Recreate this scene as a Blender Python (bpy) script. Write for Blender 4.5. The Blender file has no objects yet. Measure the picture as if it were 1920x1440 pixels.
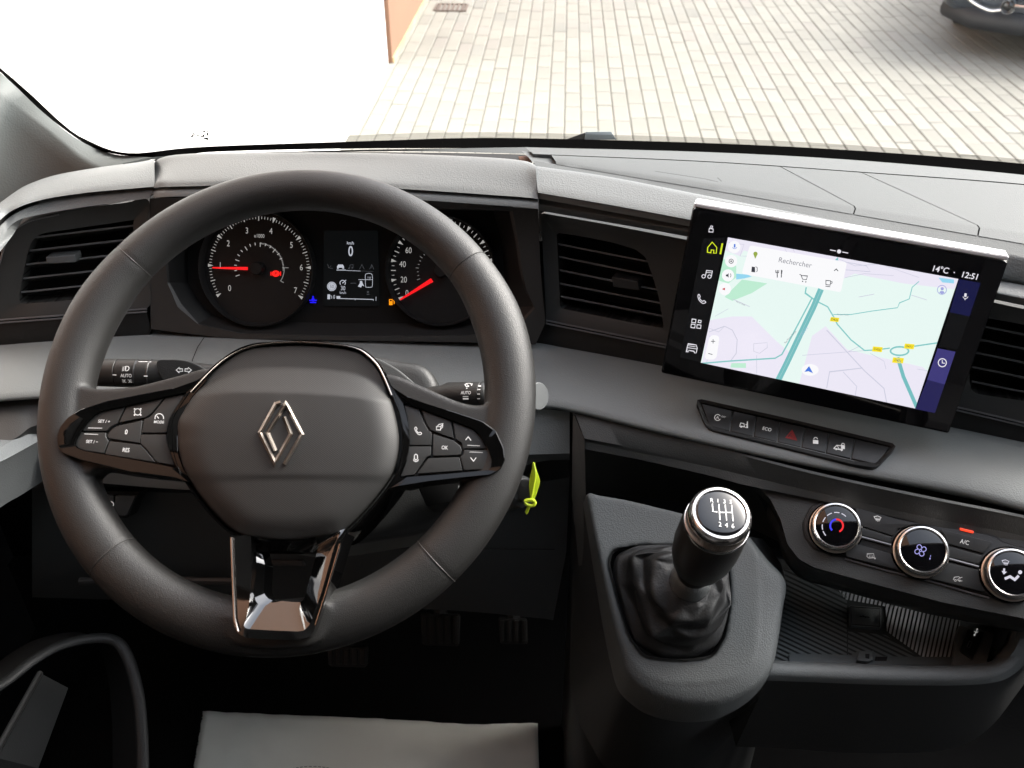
import bpy, bmesh, math, random
from mathutils import Vector, Matrix
from mathutils.noise import noise
random.seed(7)
sc = bpy.context.scene
COL = sc.collection
# ---------------------------------------------------------------- camera
F = 1755.0
PITCH = math.radians(35)
SP, CP = math.sin(PITCH), math.cos(PITCH)
HC = 1.95                                     # camera height above the paving
CAM = Vector((0, 0, HC))
cam = bpy.data.cameras.new('camera'); camo = bpy.data.objects.new('camera', cam); COL.objects.link(camo)
camo.location = CAM; camo.rotation_euler = (math.pi/2-PITCH, 0, 0)
cam.sensor_width = 36; cam.lens = F/1920*36; cam.clip_start = .02; cam.clip_end = 3000
cam.dof.use_dof = True; cam.dof.focus_distance = .84; cam.dof.aperture_fstop = 14
sc.camera = camo
# ---------------------------------------------------------------- light
EXP = 2.45
W = bpy.data.worlds.new('World'); sc.world = W; W.use_nodes = True
nt = W.node_tree; bg = nt.nodes['Background']
sky = nt.nodes.new('ShaderNodeTexSky'); sky.sky_type = 'NISHITA'; sky.sun_disc = False
SUN_EL, SUN_AZ = math.radians(42), math.radians(62)     # azimuth clockwise from +Y
sky.sun_elevation = SUN_EL; sky.sun_rotation = SUN_AZ; sky.air_density = 1.0; sky.dust_density = 4.0; sky.ozone_density = .6
hsv = nt.nodes.new('ShaderNodeHueSaturation'); hsv.inputs['Saturation'].default_value = .45
nt.links.new(sky.outputs[0], hsv.inputs['Color']); nt.links.new(hsv.outputs[0], bg.inputs[0]); bg.inputs[1].default_value = .15
sl = bpy.data.lights.new('sun', 'SUN'); sl.energy = .5; sl.angle = math.radians(14); sl.color = (1, .975, .94)
so = bpy.data.objects.new('sun', sl); COL.objects.link(so)
sd = Vector((math.sin(SUN_AZ)*math.cos(SUN_EL), math.cos(SUN_AZ)*math.cos(SUN_EL), math.sin(SUN_EL)))
so.rotation_euler = sd.to_track_quat('Z', 'Y').to_euler()
so.location = (3, 3, 6)
vs = sc.view_settings; vs.view_transform = 'Standard'; vs.look = 'None'; vs.exposure = EXP; vs.gamma = 1; vs.use_curve_mapping = False
sc.cycles.use_denoising = True
sc.cycles.max_bounces = 8; sc.cycles.diffuse_bounces = 5; sc.cycles.transparent_max_bounces = 12
sc.cycles.sample_clamp_indirect = 6
# ---------------------------------------------------------------- pixel -> place
def ray(px, py):
    x = (px-960)/F; v = (720-py)/F
    return Vector((x, CP+v*SP, -SP+v*CP))
def PD(px, py, d): return CAM+ray(px, py)*d
def PZ(px, py, z): r = ray(px, py); return CAM+r*(z/r.z)
class Plane:
    def __init__(s, o, yaw, e):
        """yaw: how far the face is turned (its right end towards the driver); e: how far it tilts up."""
        a = math.radians(yaw); e = math.radians(e)
        s.o = Vector(o); s.x = Vector((math.cos(a), -math.sin(a), 0))
        s.n = Vector((-math.sin(a)*math.cos(e), -math.cos(a)*math.cos(e), math.sin(e)))
        s.y = s.n.cross(s.x)
    def hit(s, px, py, off=0):
        r = ray(px, py); return CAM+r*(((s.o+s.n*off)-CAM).dot(s.n)/r.dot(s.n))
    def mpp(s, px, py): return (s.hit(px+2, py)-s.hit(px-2, py)).length/4
def Z(ox, oy, k): return lambda x, y: (ox+x/k, oy+y/k)
def zp(f, *xy): return [f(xy[i], xy[i+1]) for i in range(0, len(xy), 2)]
def pp(*xy): return [(xy[i], xy[i+1]) for i in range(0, len(xy), 2)]
# ---------------------------------------------------------------- materials
def srgb(r, g, b):
    f = lambda c: c/12.92 if c <= .04045 else ((c+.055)/1.055)**2.4
    return (f(r/255), f(g/255), f(b/255))
def mat(name, col, rough=.5, metal=0, spec=.5, coat=0, bump=0, bscale=900, vary=0, vscale=8, kind='grain', coatr=.05):
    m = bpy.data.materials.new(name); m.use_nodes = True; N = m.node_tree; b = N.nodes['Principled BSDF']
    b.inputs['Base Color'].default_value = (*col, 1); b.inputs['Roughness'].default_value = rough
    b.inputs['Metallic'].default_value = metal; b.inputs['Specular IOR Level'].default_value = spec
    b.inputs['Coat Weight'].default_value = coat; b.inputs['Coat Roughness'].default_value = coatr
    tc = N.nodes.new('ShaderNodeTexCoord')
    if vary:
        n = N.nodes.new('ShaderNodeTexNoise'); n.inputs['Scale'].default_value = vscale; n.inputs['Detail'].default_value = 6
        N.links.new(tc.outputs['Object'], n.inputs['Vector'])
        r = N.nodes.new('ShaderNodeMapRange'); r.inputs[1].default_value = .3; r.inputs[2].default_value = .7
        r.inputs[3].default_value = 1-vary; r.inputs[4].default_value = 1+vary
        N.links.new(n.outputs['Fac'], r.inputs[0])
        mx = N.nodes.new('ShaderNodeVectorMath'); mx.operation = 'SCALE'; mx.inputs[0].default_value = col
        N.links.new(r.outputs[0], mx.inputs['Scale']); N.links.new(mx.outputs[0], b.inputs['Base Color'])
        r2 = N.nodes.new('ShaderNodeMapRange'); r2.inputs[1].default_value = .3; r2.inputs[2].default_value = .7
        r2.inputs[3].default_value = rough*(1-vary*.5); r2.inputs[4].default_value = rough*(1+vary*.5)
        N.links.new(n.outputs['Fac'], r2.inputs[0]); N.links.new(r2.outputs[0], b.inputs['Roughness'])
    if bump:
        if kind == 'grain':
            t = N.nodes.new('ShaderNodeTexVoronoi'); t.inputs['Scale'].default_value = bscale; o = t.outputs['Distance']
        elif kind == 'weave':
            t = N.nodes.new('ShaderNodeTexWave'); t.inputs['Scale'].default_value = bscale; t.bands_direction = 'DIAGONAL'
            t.inputs['Distortion'].default_value = .5; o = t.outputs['Fac']
        else:
            t = N.nodes.new('ShaderNodeTexNoise'); t.inputs['Scale'].default_value = bscale; t.inputs['Detail'].default_value = 5; o = t.outputs['Fac']
        N.links.new(tc.outputs['Object'], t.inputs['Vector'])
        bp = N.nodes.new('ShaderNodeBump'); bp.inputs['Strength'].default_value = bump; bp.inputs['Distance'].default_value = .0006
        N.links.new(o, bp.inputs['Height']); N.links.new(bp.outputs[0], b.inputs['Normal'])
    return m
def emi(name, rgb, k=1.0):
    m = bpy.data.materials.new(name); m.use_nodes = True; N = m.node_tree; b = N.nodes['Principled BSDF']
    c = srgb(*rgb); b.inputs['Base Color'].default_value = (.01, .01, .01, 1); b.inputs['Roughness'].default_value = .25
    b.inputs['Emission Color'].default_value = (*c, 1); b.inputs['Emission Strength'].default_value = k/2**EXP
    return m
M = {}
M['pad'] = mat('soft_dash_pad', (.155, .165, .163), .5, bump=.35, bscale=700, vary=.06)
M['top'] = mat('dash_top_plastic', (.085, .091, .091), .62, spec=.3, bump=.25, bscale=900, vary=.05)
M['trim'] = mat('grey_dash_trim', (.175, .188, .186), .5, bump=.3, bscale=800, vary=.08)
M['dark'] = mat('dark_dash_plastic', (.02, .0208, .0204), .5, bump=.25, bscale=900, vary=.08)
M['ridge'] = mat('fascia_plastic', (.045, .048, .047), .5, bump=.3, bscale=900, vary=.08)
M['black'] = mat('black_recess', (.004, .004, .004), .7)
M['hood'] = mat('hood_pad', (.12, .125, .122), .5, bump=.35, bscale=700, vary=.06)
M['rim'] = mat('wheel_leather', (.016, .0156, .0148), .47, bump=.3, bscale=1500, vary=.08)
M['gloss'] = mat('piano_black', (.0025, .0025, .0025), .05, spec=.35)
M['gloss2'] = mat('piano_black_lacquer', (.0025, .0025, .0025), .04, spec=.5, coat=1, coatr=.02); M['gloss2'].node_tree.nodes['Principled BSDF'].inputs['IOR'].default_value = 1.9
M['button'] = mat('satin_button', (.024, .0245, .024), .42, bump=.06, bscale=1500, vary=.05)
M['airbag'] = mat('airbag_cover', (.02, .0195, .0185), .55, bump=.14, bscale=300, kind='weave', vary=.05)
M['airbag_plain'] = mat('airbag_skin', (.05, .047, .045), .48, bump=.25, bscale=900, vary=.05)
M['chrome'] = mat('satin_chrome', (.75, .73, .71), .22, metal=1, vary=.05, vscale=60)
M['emblem'] = mat('emblem_metal', (.42, .38, .34), .3, metal=1, vary=.08, vscale=90)
M['knurl'] = mat('knurled_metal', (.62, .55, .49), .35, metal=1)

M['faint'] = mat('faint_moulding', (.03, .028, .026), .5)
M['red_print'] = mat('dim_red_print', (.28, .02, .018), .4)
M['glassface'] = mat('black_glass', (.004, .004, .005), .04, spec=.7)
M['gauge'] = mat('gauge_face', (.006, .006, .006), .7, spec=.2)
M['clus'] = mat('cluster_surround', (.009, .009, .009), .55, bump=.1, spec=.3)
M['boot'] = mat('gaiter_leather', (.018, .0185, .0185), .56, bump=.3, bscale=520, vary=.1)
M['console'] = mat('console_plastic', (.125, .134, .133), .52, bump=.4, bscale=800, vary=.08)
M['tray'] = mat('tray_rubber', (.1, .112, .112), .5, bump=.2)
M['rubber'] = mat('black_rubber', (.008, .008, .008), .6)
M['frit'] = mat('black_frit', (.003, .003, .003), .9, spec=0)
M['pillar'] = mat('pillar_trim', (.085, .094, .09), .6, bump=.2, bscale=500, vary=.04)
M['roof'] = mat('headliner', (.032, .032, .032), .9, bump=.3, bscale=400, kind='noise')
M['door'] = mat('door_trim', (.12, .13, .135), .5, bump=.3, bscale=800, vary=.06)
M['doordk'] = mat('door_lower_trim', (.013, .014, .014), .55, bump=.3, bscale=700, vary=.1)
M['floor'] = mat('floor_rubber', (.003, .003, .003), .9, spec=.1, bump=.5, bscale=200, kind='noise', vary=.2)
M['paper'] = mat('paper_mat', (.74, .76, .70), .9, bump=.8, bscale=26, kind='noise', vary=.1, vscale=6)
M['paperink'] = mat('paper_print', (.2, .21, .2), .9)
M['yellow'] = mat('yellow_tag', (.55, .68, .03), .4)
M['salmon'] = mat('salmon_render', (.21, .108, .063), .85, bump=.5, bscale=60, kind='noise', vary=.07, vscale=3)
M['garage'] = mat('white_door', (.88, .87, .84), .6)
M['iron'] = mat('drain_iron', (.1, .075, .06), .7)
M['carpaint'] = mat('car_paint', (.035, .045, .06), .25, metal=.3, coat=1)
M['carblack'] = mat('bumper_plastic', (.02, .022, .025), .6)
M['carglass'] = mat('car_glass', (.01, .012, .013), .05)
M['bright'] = mat('bright_chrome', (.85, .85, .85), .12, metal=1)
M['surround'] = mat('cluster_surround_panel', (.03, .03, .029), .45, bump=.15, vary=.05)
M['knee'] = mat('knee_panel_plastic', (.045, .048, .048), .5, bump=.3, vary=.08)
M['kneelip'] = mat('knee_panel_lip', (.03, .028, .027), .45)
M['seat'] = mat('seat_cloth', (.03, .03, .032), .9)
M['wpr'] = mat('wiper_plastic', (.14, .17, .18), .5)
# screen colours (they give off light)
S = dict(bg=(232, 248, 243), pink=(236, 232, 246), green=(190, 236, 210), white=(250, 250, 252), road=(132, 200, 198),
         road2=(160, 205, 205), grey=(205, 205, 222), ink=(60, 62, 70), yel=(250, 228, 40), navy=(38, 36, 84), navy2=(62, 58, 120),
         lime=(214, 230, 40), wht=(235, 232, 240), dim=(140, 140, 150), red=(200, 60, 70), blue=(70, 120, 220), dead=(13, 14, 16), slate=(8, 9, 11))
for k, c in S.items(): M['s_'+k] = emi('screen_'+k, c, 1.0)
M['s_lake'] = emi('screen_lake', (150, 214, 240)); M['s_moto'] = emi('screen_motorway', (118, 190, 192)); M['s_name'] = emi('screen_road_name', (170, 190, 226))
M['s_pin'] = emi('screen_pin', (150, 170, 70)); M['s_lilac'] = emi('screen_profile', (160, 165, 220)); M['s_navyup'] = emi('screen_navy_dark', (22, 24, 66))
M['seam'] = mat('seam_thread', (.04, .038, .036), .5); M['chrome_w'] = mat('dark_chrome', (.42, .38, .35), .2, metal=1)
M['knurlblk'] = mat('knurled_black', (.05, .05, .05), .4); M['capgrey'] = mat('grey_cap', (.10, .105, .105), .5); M['kneelip2'] = mat('grey_lever', (.06, .065, .07), .4)
M['knobblk'] = mat('soft_black_knob', (.02, .0195, .019), .45, bump=.2, bscale=900); M['whitehi'] = mat('bright_print', (.8, .8, .8), .4)
M['pedal'] = mat('pedal_rubber', (.012, .012, .011), .6); M['pedalrib'] = mat('pedal_rib', (.011, .01, .0095), .5); M['iron_dark'] = mat('pedal_arm', (.01, .01, .01), .5)
M['plum'] = mat('plum_button', (.1, .05, .07), .4); M['silverdk'] = mat('dull_silver', (.2, .2, .21), .35, metal=.4); M['ridgedk'] = mat('climate_plate', (.016, .016, .0165), .45, bump=.15)
M['tray_c'] = mat('tray_rubber_rib', (.12, .135, .135), .45); M['tray_d'] = mat('tray_rubber_groove', (.035, .04, .04), .6)
M['tray_glint'] = mat('tray_rubber_glint', (.5, .53, .54), .35)  # bright reflection on the mat ribs, painted as a pale base colour
def backlit(name, base, rgb):
    m = emi(name, rgb, 1.0); m.node_tree.nodes['Principled BSDF'].inputs['Base Color'].default_value = (base, base, base, 1); m.node_tree.nodes['Principled BSDF'].inputs['Roughness'].default_value = .5; return m
M['white'] = backlit('backlit_print', .6, (150, 150, 148)); M['greyp'] = backlit('dim_backlit_print', .4, (105, 105, 104))
M['ridgel'] = mat('ridge_pad', (.14, .147, .146), .5, bump=.35, bscale=700)
M['ridgedk2'] = mat('fascia_plastic_dark', (.055, .058, .057), .5, bump=.25)
M['recess'] = mat('recess_plastic', (.09, .094, .092), .55); M['consdk'] = mat('console_plastic_dark', (.035, .037, .037), .55, bump=.3)
M['band'] = mat('dark_band', (.007, .0072, .007), .5, bump=.15); M['bezel'] = mat('vent_bezel', (.04, .041, .04), .45, bump=.15, vary=.06)
M['slot_reflection'] = mat('slot_end', (.22, .12, .08), .5); M['slatedge'] = mat('vent_slat_edge', (.11, .115, .12), .35)  # slot end: orange reflection painted into its base colour
M['needle'] = emi('red_needle', (235, 22, 28), 1.3)
M['warnred'] = emi('red_warning_lamp', (250, 30, 26), 1.4)
M['warnblue'] = emi('blue_warning_lamp', (30, 22, 235), 1.3)
M['warnamber'] = emi('amber_warning_lamp', (255, 150, 20), 1.3)
M['lcd'] = emi('lcd_white', (190, 194, 205), 1.0)
M['lcddim'] = emi('lcd_dim', (62, 64, 68), 1.0)
M['lcdbg'] = emi('lcd_background', (7, 9, 10), 1.0); M['lcdbg'].node_tree.nodes['Principled BSDF'].inputs['Specular IOR Level'].default_value = .1
M['dial'] = emi('dial_marks', (165, 163, 160), 1.0)
M['dialdim'] = emi('dial_marks_dim', (120, 120, 118), 1.0)
M['knobred'] = emi('knob_red', (235, 40, 48), 1.1)
M['knobblue'] = emi('knob_blue', (60, 60, 235), 1.1)
M['knobwhite'] = emi('knob_white', (215, 212, 225), 1.0)
M['knobviolet'] = emi('knob_violet', (170, 165, 232), 1.0)
M['led'] = emi('orange_led', (255, 70, 40), 1.5)
def glass_mat(name, tint, ior=1.45, dots=0):
    m = bpy.data.materials.new(name); m.use_nodes = True; N = m.node_tree; N.nodes.clear()
    o = N.nodes.new('ShaderNodeOutputMaterial'); t = N.nodes.new('ShaderNodeBsdfTransparent'); t.inputs[0].default_value = (*tint, 1)
    g = N.nodes.new('ShaderNodeBsdfGlossy'); g.inputs['Roughness'].default_value = .02
    f = N.nodes.new('ShaderNodeFresnel'); f.inputs[0].default_value = ior
    mx = N.nodes.new('ShaderNodeMixShader'); N.links.new(f.outputs[0], mx.inputs[0]); N.links.new(t.outputs[0], mx.inputs[1]); N.links.new(g.outputs[0], mx.inputs[2])
    out = mx.outputs[0]
    if dots:
        d = N.nodes.new('ShaderNodeBsdfDiffuse'); d.inputs[0].default_value = (.02, .019, .017, 1)
        m2 = N.nodes.new('ShaderNodeMixShader'); m2.inputs[0].default_value = dots
        N.links.new(t.outputs[0], m2.inputs[1]); N.links.new(d.outputs[0], m2.inputs[2]); out = m2.outputs[0]
    N.links.new(out, o.inputs[0]); return m
M['glass'] = glass_mat('clear_glass', (.96, .97, .96), 1.3)
M['dots'] = glass_mat('dotted_frit', (.97, .97, .95), dots=.4)
M['clusglass'] = glass_mat('gauge_lens', (.95, .95, .95), 1.2)
# ---------------------------------------------------------------- mesh helpers
def link(name, me, m=None, parent=None):
    o = bpy.data.objects.new(name, me); COL.objects.link(o)
    if m: me.materials.append(M[m] if isinstance(m, str) else m)
    if parent: o.parent = parent
    return o
def tag(o, label=None, cat=None, group=None, kind=None):
    if label: o['label'] = label
    if cat: o['category'] = cat
    if group: o['group'] = group
    if kind: o['kind'] = kind
    return o
def thing(name, label, cat, group=None):
    o = bpy.data.objects.new(name, None); COL.objects.link(o); o.empty_display_size = .02
    return tag(o, label, cat, group)
def obj(name, V, Fc, m, parent=None, smooth=True, ang=35):
    me = bpy.data.meshes.new(name); me.from_pydata([tuple(v) for v in V], [], Fc); me.update()
    return fin(name, me, m, parent, smooth, ang)
def fin(name, me, m, parent=None, smooth=True, ang=35):
    if smooth:
        me.shade_smooth(); me.set_sharp_from_angle(angle=math.radians(ang))
    return link(name, me, m, parent)
def bmo(name, bm, m, parent=None, smooth=True, ang=35):
    bmesh.ops.recalc_face_normals(bm, faces=bm.faces)
    me = bpy.data.meshes.new(name); bm.to_mesh(me); bm.free(); return fin(name, me, m, parent, smooth, ang)
def catmull(P, n, closed=False):
    """n points along a smooth curve through P"""
    P = [Vector(p) for p in P]; k = len(P)
    if k == 2 and not closed: return [P[0].lerp(P[1], i/(n-1)) for i in range(n)]
    seg = k if closed else k-1
    g = lambda i: P[i % k] if closed else P[max(0, min(k-1, i))]
    out = []
    for j in range(n):
        t = j/(n if closed else n-1)*seg; i = min(int(t), seg-1); u = t-i
        p0, p1, p2, p3 = g(i-1), g(i), g(i+1), g(i+2)
        if not closed and i == 0: p0 = p1*2-p2
        if not closed and i == seg-1: p3 = p2*2-p1
        out.append(.5*((2*p1)+(p2-p0)*u+(2*p0-5*p1+4*p2-p3)*u*u+(3*p1-p0-3*p2+p3)*u**3))
    return out
def resample(P, n):
    """by arc length over a smooth curve"""
    Q = catmull(P, max(len(P)*14, 40)) if len(P) > 2 else [Vector(p) for p in P]
    L = [0]
    for a, b in zip(Q, Q[1:]): L.append(L[-1]+(b-a).length)
    out = []; j = 0
    for i in range(n):
        s = L[-1]*i/(n-1)
        while j < len(L)-2 and L[j+1] < s: j += 1
        t = (s-L[j])/max(1e-9, L[j+1]-L[j]); out.append(Q[j].lerp(Q[j+1], min(1, t)))
    return out
def loft(name, rails, m, parent=None, n=60, sub=0, ang=50, thick=0, raw=False):
    R = [list(r) if raw else resample(r, n) for r in rails]; n = len(R[0])
    if sub:
        cols = [catmull([r[i] for r in R], (len(R)-1)*sub+1) for i in range(n)]
        R = [[cols[i][j] for i in range(n)] for j in range(len(cols[0]))]
    V = [v for r in R for v in r]; Fc = []
    for j in range(len(R)-1):
        for i in range(n-1): Fc.append((j*n+i, j*n+i+1, (j+1)*n+i+1, (j+1)*n+i))
    bm = bmesh.new(); vs_ = [bm.verts.new(v) for v in V]
    for f in Fc:
        try: bm.faces.new([vs_[k] for k in f])
        except ValueError: pass
    bmesh.ops.recalc_face_normals(bm, faces=bm.faces)
    # front side faces the cabin
    c = sum((f.normal.dot(CAM-f.calc_center_median())*f.calc_area() for f in bm.faces))
    if c < 0: bmesh.ops.reverse_faces(bm, faces=bm.faces)
    me = bpy.data.meshes.new(name); bm.to_mesh(me); bm.free()
    o = fin(name, me, m, parent, True, ang)
    if thick:
        md = o.modifiers.new('thickness', 'SOLIDIFY'); md.thickness = thick; md.offset = -1
    return o
def smooth_poly(pts, n=0, closed=True):
    return [(p.x, p.y) for p in catmull([Vector((a, b, 0)) for a, b in pts], n or len(pts)*6, closed)]
def roundpoly(pts, r=3, k=3):
    """cut each corner of a pixel outline with a small arc"""
    out = []; n = len(pts)
    for i in range(n):
        a, b, c = Vector(pts[i-1]), Vector(pts[i]), Vector(pts[(i+1) % n])
        d1, d2 = (a-b), (c-b); rr = min(r, d1.length*.45, d2.length*.45)
        p, q = b+d1.normalized()*rr, b+d2.normalized()*rr
        for j in range(k+1):
            t = j/k; out.append(tuple((p*(1-t)**2+b*2*t*(1-t)+q*t*t)))
    return out
def prism(name, pts, pl, z0, z1, m, parent=None, bev=.0008, seg=2, smooth=True, ang=40):
    """outline in photo pixels, placed on plane pl at height z1, thickness down to z0"""
    bm = bmesh.new(); top = [bm.verts.new(pl.hit(x, y, z1)) for x, y in pts]
    f = bm.faces.new(top); f.normal_update()
    if f.normal.dot(pl.n) < 0: f.normal_flip()
    r = bmesh.ops.extrude_face_region(bm, geom=[f]); vv = [g for g in r['geom'] if isinstance(g, bmesh.types.BMVert)]
    tf = [g for g in r['geom'] if isinstance(g, bmesh.types.BMFace)][0]
    bmesh.ops.translate(bm, verts=[v for v in bm.verts if v not in vv], vec=-pl.n*(z1-z0))
    if bev: bmesh.ops.bevel(bm, geom=list(tf.edges), offset=bev, segments=seg, profile=.6, affect='EDGES', clamp_overlap=True)
    return bmo(name, bm, m, parent, smooth, ang)
def frame(name, outer, inner, pl, z0, zo, zi, m, parent=None, zb=None, n=96, lip=.0012, solid=False):
    """a frame between two closed pixel outlines; outer edge at zo, inner at zi, walls down to z0 / zb"""
    zb = z0 if zb is None else zb
    def rs(P, off):
        P = P+[P[0]]; L = [0]
        for a, b in zip(P, P[1:]): L.append(L[-1]+math.dist(a, b))
        out = []; j = 0
        for i in range(n):
            s_ = L[-1]*i/n
            while j < len(L)-2 and L[j+1] < s_: j += 1
            t = (s_-L[j])/max(1e-9, L[j+1]-L[j]); x = P[j][0]*(1-t)+P[j+1][0]*t; y = P[j][1]*(1-t)+P[j+1][1]*t
            out.append(pl.hit(x, y, off))
        return out
    o1 = rs(outer, zo); i1 = rs(inner, zi)
    k = min(range(n), key=lambda k: sum((o1[i]-i1[(i+k) % n]).length for i in range(0, n, 4)))
    i1 = i1[k:]+i1[:k]
    o0 = [p-pl.n*(zo-z0) for p in o1]; i0 = [p-pl.n*(zi-zb) for p in i1]
    om = [p.lerp(q, .06) + pl.n*lip*.3 for p, q in zip(o1, i1)]
    loops = [o0, o1, om, i1, i0]; V = [p for l in loops for p in l]; Fc = []
    for j in range(len(loops)-1):
        for i in range(n): Fc.append((j*n+i, j*n+(i+1) % n, (j+1)*n+(i+1) % n, (j+1)*n+i))
    if solid: Fc += [((len(loops)-1)*n+i, (len(loops)-1)*n+(i+1) % n, (i+1) % n, i) for i in range(n)]
    bm = bmesh.new(); vv = [bm.verts.new(v) for v in V]
    for f in Fc: bm.faces.new([vv[q] for q in f])
    return bmo(name, bm, m, parent, True, 30)
def tube(name, path, rad, m, parent=None, n=12, cap=True, flat=1.0, up=None):
    P = [Vector(p) for p in path]; k = len(P); R = rad if isinstance(rad, (list, tuple)) else [rad]*k
    V = []; Fc = []; pu = up or Vector((0, 0, 1))
    for i, p in enumerate(P):
        t = (P[min(i+1, k-1)]-P[max(i-1, 0)]).normalized(); a = t.cross(pu)
        if a.length < 1e-3: a = t.cross(Vector((1, 0, 0)))
        a.normalize(); b = a.cross(t).normalized()
        for j in range(n):
            w = 2*math.pi*j/n; V.append(p+a*math.cos(w)*R[i]+b*math.sin(w)*R[i]*flat)
    for i in range(k-1):
        for j in range(n): Fc.append((i*n+j, i*n+(j+1) % n, (i+1)*n+(j+1) % n, (i+1)*n+j))
    if cap: Fc.append(tuple(range(n))); Fc.append(tuple((k-1)*n+j for j in range(n)))
    bm = bmesh.new(); vv = [bm.verts.new(v) for v in V]
    for f in Fc: bm.faces.new([vv[q] for q in f])
    return bmo(name, bm, m, parent, True, 40)
def lathe(name, o, ax, prof, m, parent=None, n=48, knurl=None, ang=35):
    """prof: (radius, height along ax); knurl=(i0,i1,count,depth) ribs rows i0..i1"""
    ax = ax.normalized(); a = ax.cross(Vector((0, 1, .3))).normalized(); b = ax.cross(a); V = []; Fc = []
    if knurl: n = knurl[2]*2
    for i, (r, h) in enumerate(prof):
        for j in range(n):
            rr = r
            if knurl and knurl[0] <= i <= knurl[1] and j % 2: rr = r-knurl[3]
            w = 2*math.pi*j/n; V.append(o+ax*h+a*math.cos(w)*rr+b*math.sin(w)*rr)
    for i in range(len(prof)-1):
        for j in range(n): Fc.append((i*n+j, i*n+(j+1) % n, (i+1)*n+(j+1) % n, (i+1)*n+j))
    Fc.append(tuple(range(n))); Fc.append(tuple((len(prof)-1)*n+j for j in range(n)))
    bm = bmesh.new(); vv = [bm.verts.new(v) for v in V]
    for f in Fc: bm.faces.new([vv[q] for q in f])
    bmesh.ops.remove_doubles(bm, verts=bm.verts, dist=1e-6)
    return bmo(name, bm, m, parent, True, ang)
def box(name, c, sx, sy, sz, m, parent=None, rz=0, bev=0):
    bm = bmesh.new(); bmesh.ops.create_cube(bm, size=1, matrix=Matrix.Translation(c) @ Matrix.Rotation(rz, 4, 'Z') @ Matrix.Diagonal((sx, sy, sz, 1)))
    if bev: bmesh.ops.bevel(bm, geom=list(bm.edges), offset=bev, segments=2, affect='EDGES')
    return bmo(name, bm, m, parent)
def fuse(name, objs, voxel, its, m, parent=None):
    """join several solids into one skin that flows smoothly from one to the next"""
    bm = bmesh.new(); dg = bpy.context.evaluated_depsgraph_get()
    for o in objs:
        me = bpy.data.meshes.new_from_object(o.evaluated_get(dg)); bm.from_mesh(me); bpy.data.meshes.remove(me)
    for o in objs: bpy.data.objects.remove(o)
    me = bpy.data.meshes.new(name); bm.to_mesh(me); bm.free(); o = link(name, me, m, parent)
    r = o.modifiers.new('skin', 'REMESH'); r.mode = 'VOXEL'; r.voxel_size = voxel; r.use_smooth_shade = True
    s_ = o.modifiers.new('blend', 'SMOOTH'); s_.iterations = its; s_.factor = .5
    return o
FC = {}
def glyphs(s, bold=0):
    if (s, bold) not in FC:
        c = bpy.data.curves.new('txt', 'FONT'); c.body = s; c.align_x = 'CENTER'; c.size = 1; c.resolution_u = 4; c.offset = bold
        o = bpy.data.objects.new('txt', c); COL.objects.link(o); bpy.context.view_layer.update()
        me = bpy.data.meshes.new_from_object(o); bpy.data.objects.remove(o); bpy.data.curves.remove(c)
        V = [(v.co.x, v.co.y) for v in me.vertices]; P = [tuple(p.vertices) for p in me.polygons]; bpy.data.meshes.remove(me)
        FC[(s, bold)] = (V, P)
    return FC[(s, bold)]
class Ico:
    """flat print on a plane, drawn in photo pixels"""
    def __init__(s, pl, off): s.pl = pl; s.off = off; s.V = []; s.F = []
    def h(s, x, y): return s.pl.hit(x, y, s.off)
    def poly(s, pts):
        b = len(s.V); s.V += [s.h(*p) for p in pts]; s.F.append(tuple(range(b, b+len(pts)))); return s
    def line(s, pts, w, closed=False):
        P = [Vector(p) for p in pts]
        if closed: P.append(P[0]); P.append(P[1])
        n = len(P); L = []; Rr = []
        for i in range(n):
            t = (P[min(i+1, n-1)]-P[max(i-1, 0)]).normalized(); q = Vector((-t.y, t.x))
            if 0 < i < n-1:
                t1 = (P[i]-P[i-1]).normalized(); c = max(.5, t1.dot(t)); q = q/c
            L.append(P[i]+q*w/2); Rr.append(P[i]-q*w/2)
        for i in range(n-1): s.poly([tuple(L[i]), tuple(L[i+1]), tuple(Rr[i+1]), tuple(Rr[i])])
        return s
    def arc(s, cx, cy, r, w, a0=0, a1=360, ry=None, k=20):
        ry = ry or r; g = lambda t, q: (cx+(r+q)*math.cos(math.radians(t)), cy-(ry+q)*math.sin(math.radians(t)))
        T = [a0+(a1-a0)*i/k for i in range(k+1)]
        for t, u in zip(T, T[1:]): s.poly([g(t, w/2), g(u, w/2), g(u, -w/2), g(t, -w/2)])
        return s
    def disc(s, cx, cy, r, ry=None, k=20):
        ry = ry or r; return s.poly([(cx+r*math.cos(2*math.pi*i/k), cy-ry*math.sin(2*math.pi*i/k)) for i in range(k)])
    def text(s, t, cx, cy, hpx, wx=.85, bold=0, rot=0, ax=None):
        V, P = glyphs(t, bold); m = s.pl.mpp(cx, cy); k = hpx*m/.71; o = s.h(cx, cy)
        X, Y = s.pl.x, s.pl.y
        if rot: c_, s_ = math.cos(math.radians(rot)), math.sin(math.radians(rot)); X, Y = X*c_+Y*s_, Y*c_-X*s_
        b = len(s.V); s.V += [o+X*(x*k*wx)+Y*((y-.355)*k) for x, y in V]; s.F += [tuple(b+i for i in p) for p in P]; return s
    def build(s, name, m, parent=None):
        bm = bmesh.new(); vv = [bm.verts.new(v) for v in s.V]
        for f in s.F:
            try: fc = bm.faces.new([vv[q] for q in f])
            except ValueError: continue
            fc.normal_update()
            if fc.normal.dot(s.pl.n) < 0: fc.normal_flip()
        me = bpy.data.meshes.new(name); bm.to_mesh(me); bm.free(); return link(name, me, m, parent)
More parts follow.
